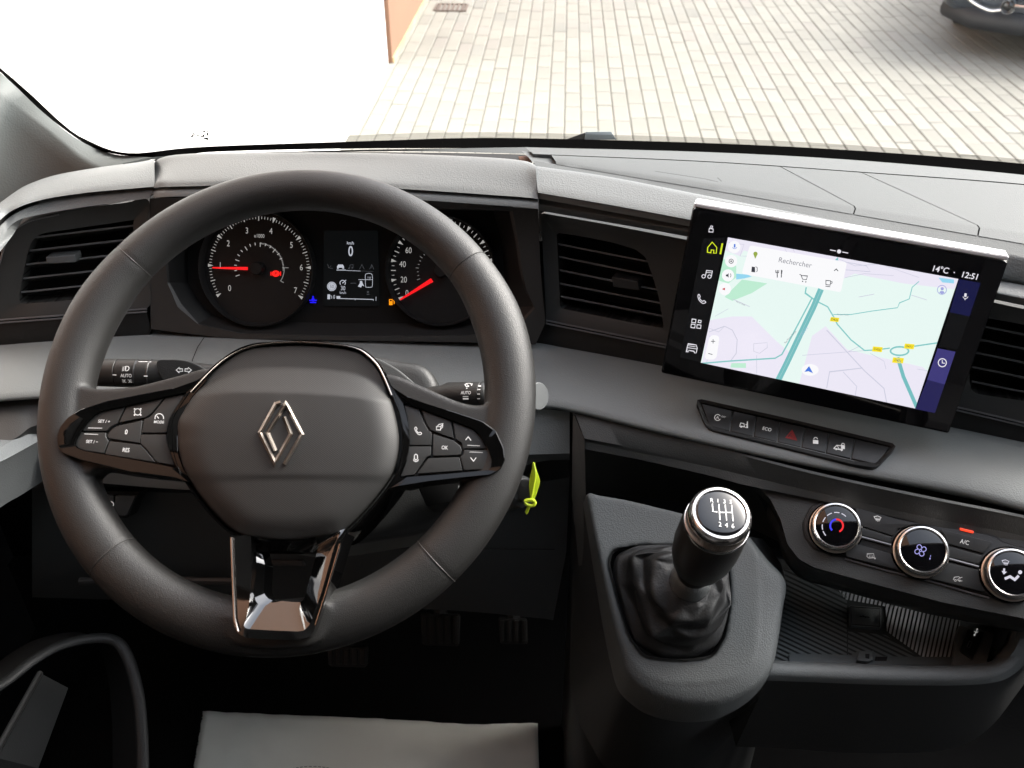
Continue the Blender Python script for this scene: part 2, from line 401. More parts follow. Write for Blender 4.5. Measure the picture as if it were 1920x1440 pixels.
# ================================================================ outside
gy = math.radians(3)                                   # paving rows and wall run 3 degrees right of the view
GX = Vector((math.cos(gy), -math.sin(gy), 0)); GY = Vector((math.sin(gy), math.cos(gy), 0))
G0 = PZ(700, 185, -HC)                                 # a point at the foot of the wall
g0x = G0.dot(GX)
gm = mat('ground_earth', (.2, .21, .21), .9, bump=.5, bscale=20, kind='noise', vary=.2)
ground = obj('ground', [(-400, -400, -.06), (400, -400, -.06), (400, 400, -.06), (-400, 400, -.06)], [(0, 1, 2, 3)], gm, smooth=False)
tag(ground, kind='structure')
# paving: rows of concrete setts, joints recessed
pm = bpy.data.materials.new('concrete_paver'); pm.use_nodes = True; N = pm.node_tree; b = N.nodes['Principled BSDF']
at = N.nodes.new('ShaderNodeAttribute'); at.attribute_name = 'tone'
tc = N.nodes.new('ShaderNodeTexCoord'); ns = N.nodes.new('ShaderNodeTexNoise'); ns.inputs['Scale'].default_value = 1.6; ns.inputs['Detail'].default_value = 8
N.links.new(tc.outputs['Object'], ns.inputs['Vector'])
mr = N.nodes.new('ShaderNodeMapRange'); mr.inputs[1].default_value = .3; mr.inputs[2].default_value = .7; mr.inputs[3].default_value = .86; mr.inputs[4].default_value = 1.02
N.links.new(ns.outputs['Fac'], mr.inputs[0])
sc_ = N.nodes.new('ShaderNodeVectorMath'); sc_.operation = 'SCALE'; N.links.new(at.outputs['Color'], sc_.inputs[0]); N.links.new(mr.outputs[0], sc_.inputs['Scale'])
n2 = N.nodes.new('ShaderNodeTexNoise'); n2.inputs['Scale'].default_value = 9; n2.inputs['Detail'].default_value = 10; n2.inputs['Roughness'].default_value = .7
N.links.new(tc.outputs['Object'], n2.inputs['Vector'])
m2 = N.nodes.new('ShaderNodeMapRange'); m2.inputs[1].default_value = .56; m2.inputs[2].default_value = .78; m2.inputs[3].default_value = 1.0; m2.inputs[4].default_value = .72
N.links.new(n2.outputs['Fac'], m2.inputs[0])
s2 = N.nodes.new('ShaderNodeVectorMath'); s2.operation = 'SCALE'; N.links.new(sc_.outputs[0], s2.inputs[0]); N.links.new(m2.outputs[0], s2.inputs['Scale'])
N.links.new(s2.outputs[0], b.inputs['Base Color']); b.inputs['Roughness'].default_value = .85
M['paver'] = pm
M['joint'] = mat('joint_sand', (.19, .182, .158), .95, bump=.6, bscale=80, kind='noise', vary=.2)
PW, PL_, JT = .1, .27, .0042
bed = obj('pavement', [tuple(GX*x+GY*y+Vector((0, 0, -.012))) for x, y in ((g0x-.02, -3), (9, -3), (9, 26), (g0x-.02, 26))], [(0, 1, 2, 3)], 'joint', smooth=False)
tag(bed, kind='structure')
def tone(r):
    k = .2*r.uniform(.92, 1.06); q = r.random()
    c = (k, k*.975, k*.84)
    if q < .08: c = (k*.98, k*.93, k*.82)
    elif q < .13: c = (k*.92, k*.91, k*.80)
    return c
def paver_bm(bm, lay, x0, x1, y0, y1, zt, c, tilt=(0, 0)):
    v = []
    ch = .006
    for (xx, yy, dz, ins) in [(0, 0, -.03, 0), (1, 0, -.03, 0), (1, 1, -.03, 0), (0, 1, -.03, 0), (0, 0, -.004, 0), (1, 0, -.004, 0), (1, 1, -.004, 0), (0, 1, -.004, 0), (0, 0, 0, ch), (1, 0, 0, ch), (1, 1, 0, ch), (0, 1, 0, ch)]:
        X = x0+ins if xx == 0 else x1-ins; Y = y0+ins*.5-.0012 if yy == 0 else y1-ins*.5+.0012
        v.append(bm.verts.new(GX*X+GY*Y+Vector((0, 0, zt+dz+tilt[0]*(xx-.5)+tilt[1]*(yy-.5)))))
    F4 = [(0, 1, 5, 4), (1, 2, 6, 5), (2, 3, 7, 6), (3, 0, 4, 7), (4, 5, 9, 8), (5, 6, 10, 9), (6, 7, 11, 10), (7, 4, 8, 11), (8, 9, 10, 11)]
    for f in F4:
        fc = bm.faces.new([v[i] for i in f])
        for lp in fc.loops: lp[lay] = (*c, 1)
rp = random.Random(3)
variants = []
for k in range(10):
    bm = bmesh.new(); lay = bm.loops.layers.float_color.new('tone')
    sx, sy = (PW-JT)/2, (PL_-JT)/2
    paver_bm(bm, lay, -sx, sx, -sy, sy, 0, tone(rp)); me = bpy.data.meshes.new('paver'); bm.to_mesh(me); bm.free(); me.materials.append(pm); variants.append(me)
cells = []
for i in range(-1, 84):
    x = g0x+PW*(i+.5)+.03; ofs = rp.random()*PL_
    for j in range(-4, 64):
        y = 3.6+j*PL_+ofs; w = GX*x+GY*y
        d = (w-Vector((0, 0, HC))).dot(Vector((0, CP, -SP)))
        if d < .5: continue
        px = 960+F*w.x/d; q = ((w.y)*SP+(-HC)*CP)/d; py = 720-F*q
        vis = (-15 < py < 285) and (640 < px < 1940)
        cells.append((0 if vis else 1, -py if vis else 0, x, y))
cells.sort(key=lambda c: (c[0], c[1]))
vis_n = 0
sb = bmesh.new(); sl_ = sb.loops.layers.float_color.new('tone')
for v_, _, x, y in cells:
    if v_ == 0 and vis_n < 300:
        vis_n += 1
        o = bpy.data.objects.new('paver', rp.choice(variants)); COL.objects.link(o); o.parent = bed
        o.location = GX*x+GY*y+Vector((0, 0, rp.uniform(-.0015, .0015))); o.rotation_euler = (rp.uniform(-.006, .006), rp.uniform(-.012, .012), -gy)
        # the mesh is already turned to the rows
        o.rotation_euler.z = 0
    else:
        if y > 16 or y < 2.4: continue
        paver_bm(sb, sl_, x-(PW-JT)/2, x+(PW-JT)/2, y-(PL_-JT)/2, y+(PL_-JT)/2, rp.uniform(-.0015, .0015), tone(rp), (rp.uniform(-.001, .001), rp.uniform(-.001, .001)))
me = bpy.data.meshes.new('paver_field'); sb.to_mesh(me); sb.free(); o = link('paver_field', me, pm, bed); tag(o, kind='stuff')
far = obj('far_paving', [tuple(GX*x+GY*y+Vector((0, 0, -.006))) for x, y in ((g0x, 15.8), (9, 15.8), (9, 25.9), (g0x, 25.9))], [(0, 1, 2, 3)], mat('far_paving', (.36, .34, .3), .9, vary=.1), bed, smooth=False)
# wall on the left: salmon render with a white garage door
wall = thing('building_wall', 'salmon rendered building wall with a large white door, left of the paving', 'wall')
wx = g0x
def wallbox(name, y0, y1, z0, z1, m, out=0, th=.2):
    c = GX*(wx+out-th/2)+GY*((y0+y1)/2)+Vector((0, 0, (z0+z1)/2)); return box(name, c, th, y1-y0, z1-z0, m, wall, -gy)
PC = PZ(734, 118, -HC).dot(GY)
wallbox('rendered_wall', PC, 22, 0, 5.5, 'salmon'); wallbox('rendered_wall', -6, .9, 0, 5.5, 'salmon'); wallbox('lintel', .9, PC, 2.6, 5.5, 'salmon')
wallbox('base_course', PC+.004, 22, -.01, .035, mat('stained_base', (.4, .3, .16), .9, vary=.3, vscale=4), .012, .2)
npan = 5
for i in range(npan):
    a, c_ = .9+(PC-.9)*i/npan, .9+(PC-.9)*(i+1)/npan
    wallbox('door_panel', a+.004, c_-.004, .0, 2.6, 'garage', -.03, .05)
# drain grate in the paving
dr = thing('drain_grate', 'small rusty drain grate in the paving by the wall', 'drain')
dc = PZ(846, 15, -HC)
for i in range(6): box('grate_bar', dc+GX*(-.1+i*.04)+Vector((0, 0, .004)), .02, .2, .012, 'iron', dr, -gy)
for s_ in (-1, 1): box('grate_rim', dc+GX*(.13*s_)+Vector((0, 0, .003)), .018, .24, .014, 'iron', dr, -gy); box('grate_rim', dc+GY*(.12*s_)+Vector((0, 0, .003)), .24, .018, .013, 'iron', dr, -gy)
# parked car, front corner in view at the top right
car = thing('parked_car', 'dark parked car with chrome fog lamp trim, far right on the paving', 'car')
cy = math.radians(-28); ca, cb = Vector((math.cos(cy), math.sin(cy), 0)), Vector((-math.sin(cy), math.cos(cy), 0))   # ca: across, cb: towards its rear
cc = PZ(1858, 21, .33-HC)+ca*.5+cb*.09; cc.z = 0
def cl(x, y, z): return cc+ca*x+cb*y+Vector((0, 0, z))
rails = []
secs = [(0.0, .30, .50, .60), (.03, .24, .62, .80), (.12, .2, .74, .87), (.5, .19, .84, .9), (1.0, .19, .95, .91), (1.35, .19, 1.02, .92), (1.9, .19, 1.42, .72), (2.8, .19, 1.46, .7), (3.5, .2, 1.3, .74), (3.9, .22, 1.05, .88), (4.3, .3, .95, .8)]
V = []; Fc = []
for (y, zb, zt, w) in secs:
    wb = max(w, .86) if 1 < y < 4.2 else w
    pr = [(-wb*.92, zb), (-wb, zb+.12), (-wb*1.0, zb+(min(zt, .95)-zb)*.6), (-wb*.97, min(zt, .95)-.04), (-w*.82, zt-.03), (-w*.5, zt), (0, zt+.015), (w*.5, zt), (w*.82, zt-.03), (wb*.97, min(zt, .95)-.04), (wb*1.0, zb+(min(zt, .95)-zb)*.6), (wb, zb+.12), (wb*.92, zb)]
    V += [cl(x, y, z) for x, z in pr]
k = 13
for i in range(len(secs)-1):
    for j in range(k): Fc.append((i*k+j, i*k+(j+1) % k, (i+1)*k+(j+1) % k, (i+1)*k+j))
Fc += [tuple(range(k)), tuple((len(secs)-1)*k+j for j in range(k))]
body = obj('body', V, Fc, 'carpaint', car, ang=60)
sm = body.modifiers.new('round', 'SUBSURF'); sm.levels = 2; sm.render_levels = 2
def cbx(name, x, y, z, sx, sy, sz, m, bv=.01): return box(name, cl(x, y, z), sx, sy, sz, m, car, cy, bv)
tube('bumper', [cl(-.8, .22, .27), cl(-.6, .02, .25), cl(0, -.05, .24), cl(.6, .02, .25), cl(.8, .22, .27)], .075, 'carblack', car, 12)
cbx('grille', 0, -.01, .55, .8, .06, .13, 'carblack')
for s_ in (-1, 1):
    tube('fog_lamp_trim', catmull([cl(s_*.76, .08, .47), cl(s_*.66, -.03, .38), cl(s_*.52, -.09, .335), cl(s_*.44, -.1, .345)], 20), .011, 'bright', car, 10)
    lathe('fog_lamp', cl(s_*.4, -.05, .37), -cb, [(.05, 0), (.05, .05), (.046, .058), (.040, .05), (.038, .03)], 'bright', car, 28); lathe('fog_lens', cl(s_*.4, -.05, .37), -cb, [(.039, 0), (.039, .035), (.02, .044), (.001, .046)], 'glassface', car, 28)
    tube('chrome_strip', [cl(s_*.36, -.1, .385), cl(s_*.2, -.115, .385), cl(s_*.05, -.12, .385)], .011, 'bright', car, 8)
    cbx('headlight', s_*.62, .06, .62, .3, .12, .12, 'glassface', .03)
    for yy in (.98, 3.4):
        w = lathe('wheel', cl(s_*.72, yy, .32), ca*s_, [(.31, -.1), (.325, -.08), (.325, .06), (.3, .09), (.2, .1), (.19, .07), (.001, .075)], 'carblack', car, 32)
cbx('windscreen', 0, 1.58, 1.2, 1.3, .05, .4, 'carglass')
# ================================================================ van cab round the camera
cab = thing('van_cab', 'dark van cab shell of roof, bulkhead, floor and side walls round the dashboard', 'van cab')
XL, XR, YB, ZR, ZF = -.80, 1.22, -.62, HC+.36, HC-1.06
box('floor_pan', (.21, .23, ZF-.02), XR-XL, 1.68, .04, 'floor', cab)
box('roof_lining', (.21, -.23, ZR+.02), XR-XL, .82, .04, 'roof', cab)
box('bulkhead', (.21, YB-.02, (ZR+ZF)/2), XR-XL, .04, ZR-ZF, 'roof', cab)
box('firewall', (.21, 1.06, (ZF+HC-.46)/2), XR-XL, .03, HC-.46-ZF, 'floor', cab)
box('cowl_shelf', (.21, .97, HC-.455), XR-XL, .16, .03, 'floor', cab)
for x, nm in ((XL, 'left'), (XR, 'right')):
    box('side_wall', (x, .23, (ZF+HC-.50)/2), .04, 1.7, HC-.50-ZF, 'doordk', cab)
    box('rear_pillar_blocker', (x, -.36, HC-.05), .04, .52, .86, 'roof', cab)  # unseen pillar, widened to cut fill light from the side windows
    box('door_top_blocker', (x, .08, HC+.21), .04, .54, .3, 'roof', cab)  # unseen box added to block the outside wall's reflection in the wheel bezels
    tube('roof_rail', [(x, -.6, ZR-.02), (x, .1, ZR-.02), (x*.97+.006, .18, HC+.33)], .035, 'roof', cab)
box('header_rail', (.21, .19, ZR-.03), XR-XL, .08, .07, 'roof', cab, bev=.01)
for sx_ in (-.2, .65):
    st = thing('seat', ('driver seat with dark cloth behind the steering wheel' if sx_ < 0 else 'passenger seat with dark cloth right of the driver seat'), 'seat', 'front seats of the van')
    box('seat_cushion', (sx_, -.15, HC-.83), .48, .5, .16, 'seat', st, bev=.04)
    box('seat_back', (sx_, -.47, HC-.5), .46, .12, .62, 'seat', st, bev=.04)
    box('seat_base', (sx_, -.2, HC-1.0), .4, .4, .18, 'doordk', st, bev=.01)
# ================================================================ windshield
zW = -.362
fr_in = [PZ(-150, 60, -.24), PZ(-60, 92, -.262), PD(0, 135, 1.0), PD(77, 208, .995), PD(154, 266, .985), PZ(205, 287, -.368), PZ(300, 296, -.364)]+[PZ(x, y, zW) for x, y in pp(400, 285, 640, 279, 800, 278, 1000, 279, 1320, 287, 1600, 303, 1920, 331, 2200, 365)]
fr_out = [PZ(-150, 45, -.235), PZ(-60, 78, -.258), PD(0, 127, 1.003), PD(58, 177, 1.0), PD(116, 231, .995), PD(160, 261, .99), PZ(240, 287, -.361)]+[PZ(x, y, -.357) for x, y in pp(385, 275, 732, 263, 860, 259, 1000, 259.5, 1320, 268, 1600, 282, 1920, 307, 2200, 338)]
dt_out = [PZ(-150, 38, -.232), PZ(-60, 70, -.256), PD(0, 121, 1.004), PD(58, 171, 1.001), PD(116, 225, .997), PD(154, 252, .993), PZ(250, 276, -.357)]+[PZ(x, y, -.353) for x, y in pp(385, 267, 732, 251, 860, 248, 1000, 249, 1320, 258, 1600, 272, 1920, 299, 2200, 330)]
ws = thing('windshield', 'curved van windshield with black edge above the dashboard', 'windshield')
n_ = 120
A_, B_, C_ = resample(fr_in, n_), resample(fr_out, n_), resample(dt_out, n_)
topc = resample([Vector((-.76, .16, HC+.34)), Vector((-.5, .20, HC+.35)), Vector((.21, .22, HC+.36)), Vector((.9, .20, HC+.35)), Vector((1.18, .16, HC+.34))], n_)
loft('glass', [[p+Vector((0, .002, 0)) for p in C_], [p+Vector((0, .002, .004)) for p in C_], [c.lerp(t, .5) for c, t in zip(C_, topc)], topc], 'glass', ws, raw=True)
loft('black_edge', [A_, B_], 'frit', ws, raw=True)
loft('dotted_edge', [B_, C_], 'dots', ws, raw=True)
# small triangle emblem on the glass
wl = Plane(PZ(375, 256, -.34), 2, 42)
ic = Ico(wl, 0)
for t in [pp(356, 259, 360, 252, 366, 255), pp(358, 251, 364, 249, 367, 254), pp(366, 254, 371, 252, 376, 256), pp(374, 257, 385, 250, 383, 257), pp(376, 258, 388, 258, 389, 263), pp(386, 250, 391, 248, 390, 257), pp(379, 247, 386, 243, 384, 249), pp(386, 246, 391, 243, 391, 248), pp(384, 259, 391, 258, 390, 264)]: ic.poly(t)
ic.build('triangle_emblem', 'frit', ws)
# nozzle outside the glass
nz = Plane(PZ(1110, 258, -.37)+Vector((0, .02, 0)), 2, 20)
wn = thing('wiper_pivot', 'grey wiper pivot cover just outside the windshield', 'wiper')
prism('pivot_cover', pp(1098, 247, 1146, 246.5, 1156, 262, 1096, 262), nz, -.02, 0, 'wpr', wn, .001)
prism('pivot_base', pp(1062, 261, 1099, 248, 1099, 262), nz, -.02, -.004, 'rubber', wn, .001)
# pillar trim on the left
pl1 = [p+Vector((0, -.003, 0)) for p in fr_in[:7]]
p2 = [PZ(-150, 95, -.25), PZ(-60, 130, -.27), PD(0, 176, .985), PD(77, 232, .98), PD(120, 268, .972), PD(173, 309, .96), PD(230, 325, .955)]
p3 = [PD(-150, 150, .95), PD(-100, 200, .96), PD(-60, 250, .97), PD(0, 300, .98), PD(50, 345, .985), PD(100, 370, .99), PD(170, 380, .99)]
p4 = [PD(-300, 150, .90), PD(-260, 220, .92), PD(-200, 300, .94), PD(-120, 400, .96), PD(-80, 440, .97), PD(-20, 450, .98), PD(60, 470, .99)]
pt = thing('pillar_trim', 'grey pillar trim left of the windshield, rising from the dashboard end', 'pillar trim')
nn = 40
i_end = min(range(len(A_)), key=lambda i: (A_[i]-fr_in[6]).length)
pl1 = [p+(p-q).normalized()*.0015+Vector((0, -.002, 0)) for p, q in zip(A_[:i_end+1], B_[:i_end+1])]
pl1 = [p-(p-q).normalized()*.003 for p, q in zip(pl1, B_)]
q1 = [pl1[min(len(pl1)-1, round(i*(len(pl1)-1)/(nn-1)))] for i in range(nn)]
q2, q3, q4 = [resample(r, nn) for r in (p2, p3, p4)]
seq = [q1, [a.lerp(b, .85) for a, b in zip(q1, q2)], [a.lerp(b, .04) for a, b in zip(q2, q3)], [a.lerp(b, .3) for a, b in zip(q2, q3)], q3, q4]
loft('pillar_cover', seq, 'pillar', pt, raw=True, ang=60)
# ================================================================ dashboard
dash = thing('dashboard', 'wide dark grey van dashboard with padded top and lighter lower trim', 'dashboard')
def Rz(z, *xy): return [PZ(xy[i], xy[i+1], z) for i in range(0, len(xy), 2)]
# --- right half, from the windshield down to the vent opening
r0 = Rz(-.352, 985, 276, 1320, 285, 1600, 300, 1920, 328, 2200, 362)
r1 = Rz(-.3435, 1000, 288.5, 1320, 302, 1600, 321, 1920, 345, 2200, 376)
r2 = Rz(-.3385, 1041, 304, 1320, 341, 1605, 388, 1830, 423, 1920, 437, 2200, 487)
r3 = Rz(-.3402, 1041, 308, 1320, 354, 1613, 404, 1845, 444, 1920, 457, 2200, 507)
r3a = Rz(-.3405, 1001, 301, 1041, 308, 1320, 354, 1613, 404, 1845, 444, 1920, 457, 2200, 507)
def Rv(*t): return [PZ(t[i], t[i+1], t[i+2]) for i in range(0, len(t), 3)]
r4 = Rv(1003, 311, -.341, 1140, 331, -.341, 1320, 366, -.342, 1600, 420, -.343, 1920, 482, -.345, 2200, 537, -.346)
r4b = Rv(1004, 318, -.342, 1140, 338, -.342, 1320, 374, -.343, 1600, 428, -.345, 1920, 491, -.348, 2200, 547, -.349)
r5 = Rv(1008, 357, -.351, 1140, 379, -.351, 1290, 407, -.352, 1600, 466, -.356, 1920, 527, -.362, 2200, 582, -.365)
r5b = Rv(1008, 362, -.354, 1140, 385, -.354, 1290, 413, -.355, 1600, 472, -.360, 1920, 533, -.366, 2200, 588, -.369)
r6 = Rv(1008, 372, -.360, 1140, 396, -.360, 1290, 424, -.361, 1600, 484, -.366, 1920, 546, -.372, 2200, 602, -.374)
loft('rear_strip', [r0, r1, [p+Vector((0, .001, -.014)) for p in r1]], 'top', dash, 50, ang=30)
loft('top_edge', [r3a, r4], 'top', dash, 50)
loft('front_pad', [r4, r4b, r5, r5b, r6], 'pad', dash, 60, sub=3, ang=60)
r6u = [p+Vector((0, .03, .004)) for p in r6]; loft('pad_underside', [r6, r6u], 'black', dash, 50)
# lids on the dash top: three panels with open joints between them
R1, R2, R3 = resample(r1, 900), resample(r2, 900), resample(r3, 900)
def near(R, px):
    best = min(range(len(R)), key=lambda i: abs(960+F*R[i].x/((R[i]-CAM).dot(Vector((0, CP, -SP))))-px)); return best
cuts_b, cuts_f = [1033, 1462, 1614, 2190], [1043, 1606, 1838, 2190]
for i in range(3):
    b0, b1 = near(R1, cuts_b[i]), near(R1, cuts_b[i+1])-2; f0, f1 = near(R2, cuts_f[i]), near(R2, cuts_f[i+1])-2
    ba, fa, ga = resample(R1[b0:b1:30]+[R1[b1]], 40), resample(R2[f0:f1:30]+[R2[f1]], 40), resample(R3[f0:f1:30]+[R3[f1]], 40)
    ba = [p+(q-p).normalized()*.003 for p, q in zip(ba, fa)]
    fb = [p+(q-p).normalized()*.0025 for p, q in zip(fa, ba)]
    fc_ = [p+(q-p).normalized()*.003 for p, q in zip(fa, ga)]
    loft('storage_lid', [[p-Vector((0, 0, .006)) for p in ba], ba, fb, fc_, ga], 'top', dash, raw=True, ang=60)
loft('lid_recess', [[p-Vector((0, 0, .007)) for p in R1[::6]], [p-Vector((0, -.003, .007)) for p in R2[::6]], [p-Vector((0, -.004, .006)) for p in R3[::6]]], 'black', dash, raw=True)
# faint finger groove on the first lid
tp = Plane(PZ(1290, 330, -.336), 17, 80)
Ico(tp, .004).line(pp(1228, 321, 1320, 335, 1346, 341), 1.6).line(pp(1345, 333, 1353, 340), 2.2).build('finger_groove', 'ridge', dash)
# ridge under the pad, right of the hood
r7 = Rz(-.3665, 1010, 379, 1140, 402, 1290, 430, 1600, 492, 1920, 556, 2200, 612)
r7b = Rz(-.3678, 1010, 383, 1140, 406, 1290, 434, 1600, 496, 1920, 560, 2200, 616)
r8 = Rz(-.3765, 1012, 395, 1140, 417, 1290, 444, 1600, 506, 1920, 573, 2200, 628)
r8b = [p+Vector((.004, .02, -.001)) for p in r8]
loft('ridge_strip', [[p+Vector((0, .02, .001)) for p in r7], r7, r7b, r8, r8b], 'ridgel', dash, 50, ang=60)
# --- left end
l0 = Rz(-.352, -160, 520)[:0]+[PD(-170, 560, .80), PD(-90, 440, .85), PD(0, 383, .905), PD(25, 365, .915), PD(53, 346, .93), PD(105, 328, .94), PD(190, 313, .945), PD(260, 304, .945), PD(292, 298, .94)]
def shift(R, dx, dy, dd): 
    out = []
    for p in R:
        d = (p-CAM).dot(Vector((0, CP, -SP))); v = (p-CAM).dot(Vector((0, SP, CP)))/d
        out.append(PD(960+F*p.x/d+dx, 720-F*v+dy, d+dd))
    return out
l1 = [PD(-150, 600, .775), PD(-80, 470, .82), PD(0, 398, .875), PD(40, 377, .885), PD(95, 361, .895), PD(185, 346, .90), PD(240, 340, .90), PD(290, 335, .90)]
l2 = [PD(-140, 620, .77), PD(-75, 490, .815), PD(0, 413, .872), PD(32, 390, .88), PD(85, 373, .89), PD(165, 361, .895), (PD(230, 355, .895)), PD(289, 350, .895)]
l3 = [PD(-135, 630, .775), PD(-70, 500, .82), PD(2, 422, .878), PD(32, 399, .886), PD(82, 381, .896), PD(160, 370, .90), PD(230, 363, .90), PD(287, 357, .90)]
l4 = [PD(-120, 660, .775), PD(-55, 530, .82), PD(-6, 463, .868), PD(24, 419, .884), PD(71, 403, .894), PD(158, 388, .90), PD(220, 380, .90), PD(280, 371.5, .90)]
lb = [p+Vector((0, .03, -.012)) for p in l0]
loft('end_pad', [lb, l0, [a.lerp(b, .5)+Vector((0, 0, .004)) for a, b in zip(resample(l0, 60), resample(l1, 60))], resample(l1, 60), resample(l2, 60)], 'pad', dash, 60, sub=3, ang=60)
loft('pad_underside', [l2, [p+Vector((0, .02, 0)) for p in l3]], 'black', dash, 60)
l3b = shift(l3, 0, 3, 0)
loft('ridge_strip', [[p+Vector((0, .02, 0)) for p in l3], l3, l3b, l4, [p+Vector((.004, .025, 0)) for p in l4]], 'ridgel', dash, 60, ang=60)
# --- instrument hood
h0 = [PD(276, 330, .95), PD(288, 306, .942), PD(305, 295, .938), PD(345, 289, .935), PD(430, 286.5, .93), PD(640, 286, .92), PD(800, 290, .912), PD(930, 296, .905), PD(985, 302, .90), PD(1003, 309, .895)]
h1 = [PD(283, 336, .93), PD(296, 318, .925), PD(312, 308, .92), PD(350, 303, .915), PD(440, 300, .91), PD(640, 301, .905), PD(800, 305, .895), PD(930, 311, .888), PD(985, 316, .884), PD(1005, 322, .878)]
h2 = [PD(287, 344, .90), PD(298, 338, .895), PD(315, 336, .89), PD(360, 335, .885), PD(450, 333, .882), PD(640, 334, .878), PD(800, 341, .876), PD(930, 349, .875), PD(985, 353, .874), PD(1007, 357, .872)]
h3 = [PD(288, 352, .895), PD(299, 351, .89), PD(316, 350, .884), PD(360, 349, .88), PD(450, 347, .878), PD(640, 348, .874), PD(800, 357, .872), PD(930, 366, .871), PD(985, 370, .87), PD(1009, 373, .869)]
h4 = [p+Vector((0, .02, .001)) for p in h3]
loft('instrument_hood', [[p+Vector((0, .03, -.02)) for p in h0], h0, h1, h2, h3], 'hood', dash, 90, sub=4, ang=60)
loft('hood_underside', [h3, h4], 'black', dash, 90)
s1 = shift(h3, 0, 7, .003); s2 = shift(h3, 0, 10, .002); s3 = shift(h3, 0, 19, .003); s4 = [p+Vector((0, .07, -.004)) for p in s3]
loft('ridge_strip', [[p+Vector((0, .02, 0)) for p in s1], s1, s2, s3], 'trim', dash, 90, ang=60)
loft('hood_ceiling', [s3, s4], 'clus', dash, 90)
# slot behind the hood
k0 = Rz(-.3595, 560, 286.5, 640, 286, 800, 287, 960, 290, 985, 291); k1 = Rz(-.3595, 560, 290, 640, 291, 800, 295, 960, 301, 990, 306)
loft('defroster_slot', [[p+Vector((0, 0, .0006)) for p in k0], [p+Vector((0, 0, .0)) for p in k1]], 'black', dash, 40)
loft('rear_strip', [Rz(-.360, 230, 306, 330, 291, 640, 281.5, 800, 279, 985, 276), Rz(-.362, 230, 310, 330, 295, 640, 285, 800, 284, 1000, 289)], 'top', dash, 60)
prism('slot_end', pp(972, 293, 990, 290, 998, 296, 998, 305, 976, 303), Plane(PZ(985, 297, -.357), 5, 60), -.003, 0, 'slot_reflection', dash, .001)
loft('end_block', [Rz(-.3505, 978, 283, 1034, 289), Rz(-.3455, 992, 296, 1042, 305), Rz(-.342, 1000, 306, 1043, 312)], 'top', dash, 12)
# --- fascia the vents sit in: right
VR = Plane(PZ(1025, 600, -.492), 20.5, 12); VL = Plane(PZ(275, 581, -.49), -8, 12)
VF = VR
def strip_line(name, a, b, pl, w, z, m, par=dash): 
    return tube(name, [pl.hit(*p, z) for p in (a, b)] if not isinstance(a, list) else [pl.hit(*p, z) for p in a], w, m, par, 8)
prism('fascia_panel', pp(1010, 386, 1300, 436, 1960, 580, 2200, 630, 2200, 900, 1960, 862, 1770, 818, 1241, 698, 1053, 662, 1002, 652), VR, -.10, -.075, 'dark', dash, .001)
def stripes(name, pts_top, pl, m='chrome'):
    pass
# two thin lips under each vent, then the dark band
def lips(pts, pl, par):
    for dy, rr in ((0, .0009), (5.5, .0009)):
        tube('trim_lip', [pl.hit(x, y+dy, .001) for x, y in pts], rr, 'trimlip', par, 8)
M['trimlip'] = mat('satin_lip', (.16, .16, .165), .3, metal=.3)
prism('lower_band', pp(1023, 604, 1247, 650, 1560, 716, 1792, 768, 1920, 798, 2200, 860, 2200, 912, 1920, 850, 1775, 816, 1560, 766, 1241, 694, 1053, 660, 1000, 650, 1000, 640, 1018, 616), VR, -.04, -.002, 'band', dash, .0012)
lips(pp(1024, 601, 1247, 646, 1560, 712, 1792, 763, 1920, 793, 2200, 856), VR, dash)
prism('lower_band', pp(-150, 620, 0, 606, 107, 598, 275, 586, 283, 617, 280, 628, 180, 634, 0, 652, -150, 668), VL, -.03, -.002, 'band', dash, .0012)
lips(pp(-150, 612, 0, 600, 107, 592, 275, 579), VL, dash)
# --- air vents
def vent(label, pl, outer, inner, slats, tab, tabm='slat', group='air vents of the dashboard', bezel_m='bezel', depth=.05):
    t = thing('air_vent', label, 'air vent', group)
    frame('bezel', outer, inner, pl, -.03, .0, -.006, bezel_m, t, zb=-.03, n=140)
    # duct behind the louvres
    inr = [pl.hit(x, y, -.006) for x, y in inner]; k = len(inr); back = [p-pl.n*depth for p in inr]
    bm = bmesh.new(); a = [bm.verts.new(p) for p in inr]; b_ = [bm.verts.new(p) for p in back]
    for i in range(k): bm.faces.new((a[i], a[(i+1) % k], b_[(i+1) % k], b_[i]))
    bm.faces.new(b_); bmo('duct', bm, 'black', t)
    for (p, q) in slats:
        A, B = pl.hit(*p, -.010), pl.hit(*q, -.010); dn = (-pl.n*.018-pl.y*.0075)
        e = pl.y*.0009
        V = [A+e, B+e, B-e, A-e, A+dn+e, B+dn+e, B+dn-e, A+dn-e]
        bm = bmesh.new(); vv = [bm.verts.new(v) for v in V]
        for f in ((0, 1, 2, 3), (7, 6, 5, 4), (0, 4, 5, 1), (1, 5, 6, 2), (2, 6, 7, 3), (3, 7, 4, 0)): bm.faces.new([vv[i] for i in f])
        so3 = bmo('slat', bm, 'slat', t, False); so3.data.materials.append(M['slatedge']); so3.data.polygons[0].material_index = 1
    if tab:
        tb = prism('adjuster_tab', roundpoly(tab, 3), pl, -.02, .0, tabm, t, .0014, 3)
        cx = sum(p[0] for p in tab)/len(tab); cy_ = sum(p[1] for p in tab)/len(tab)
    return t
M['slat'] = mat('vent_slat', (.03, .03, .03), .35)
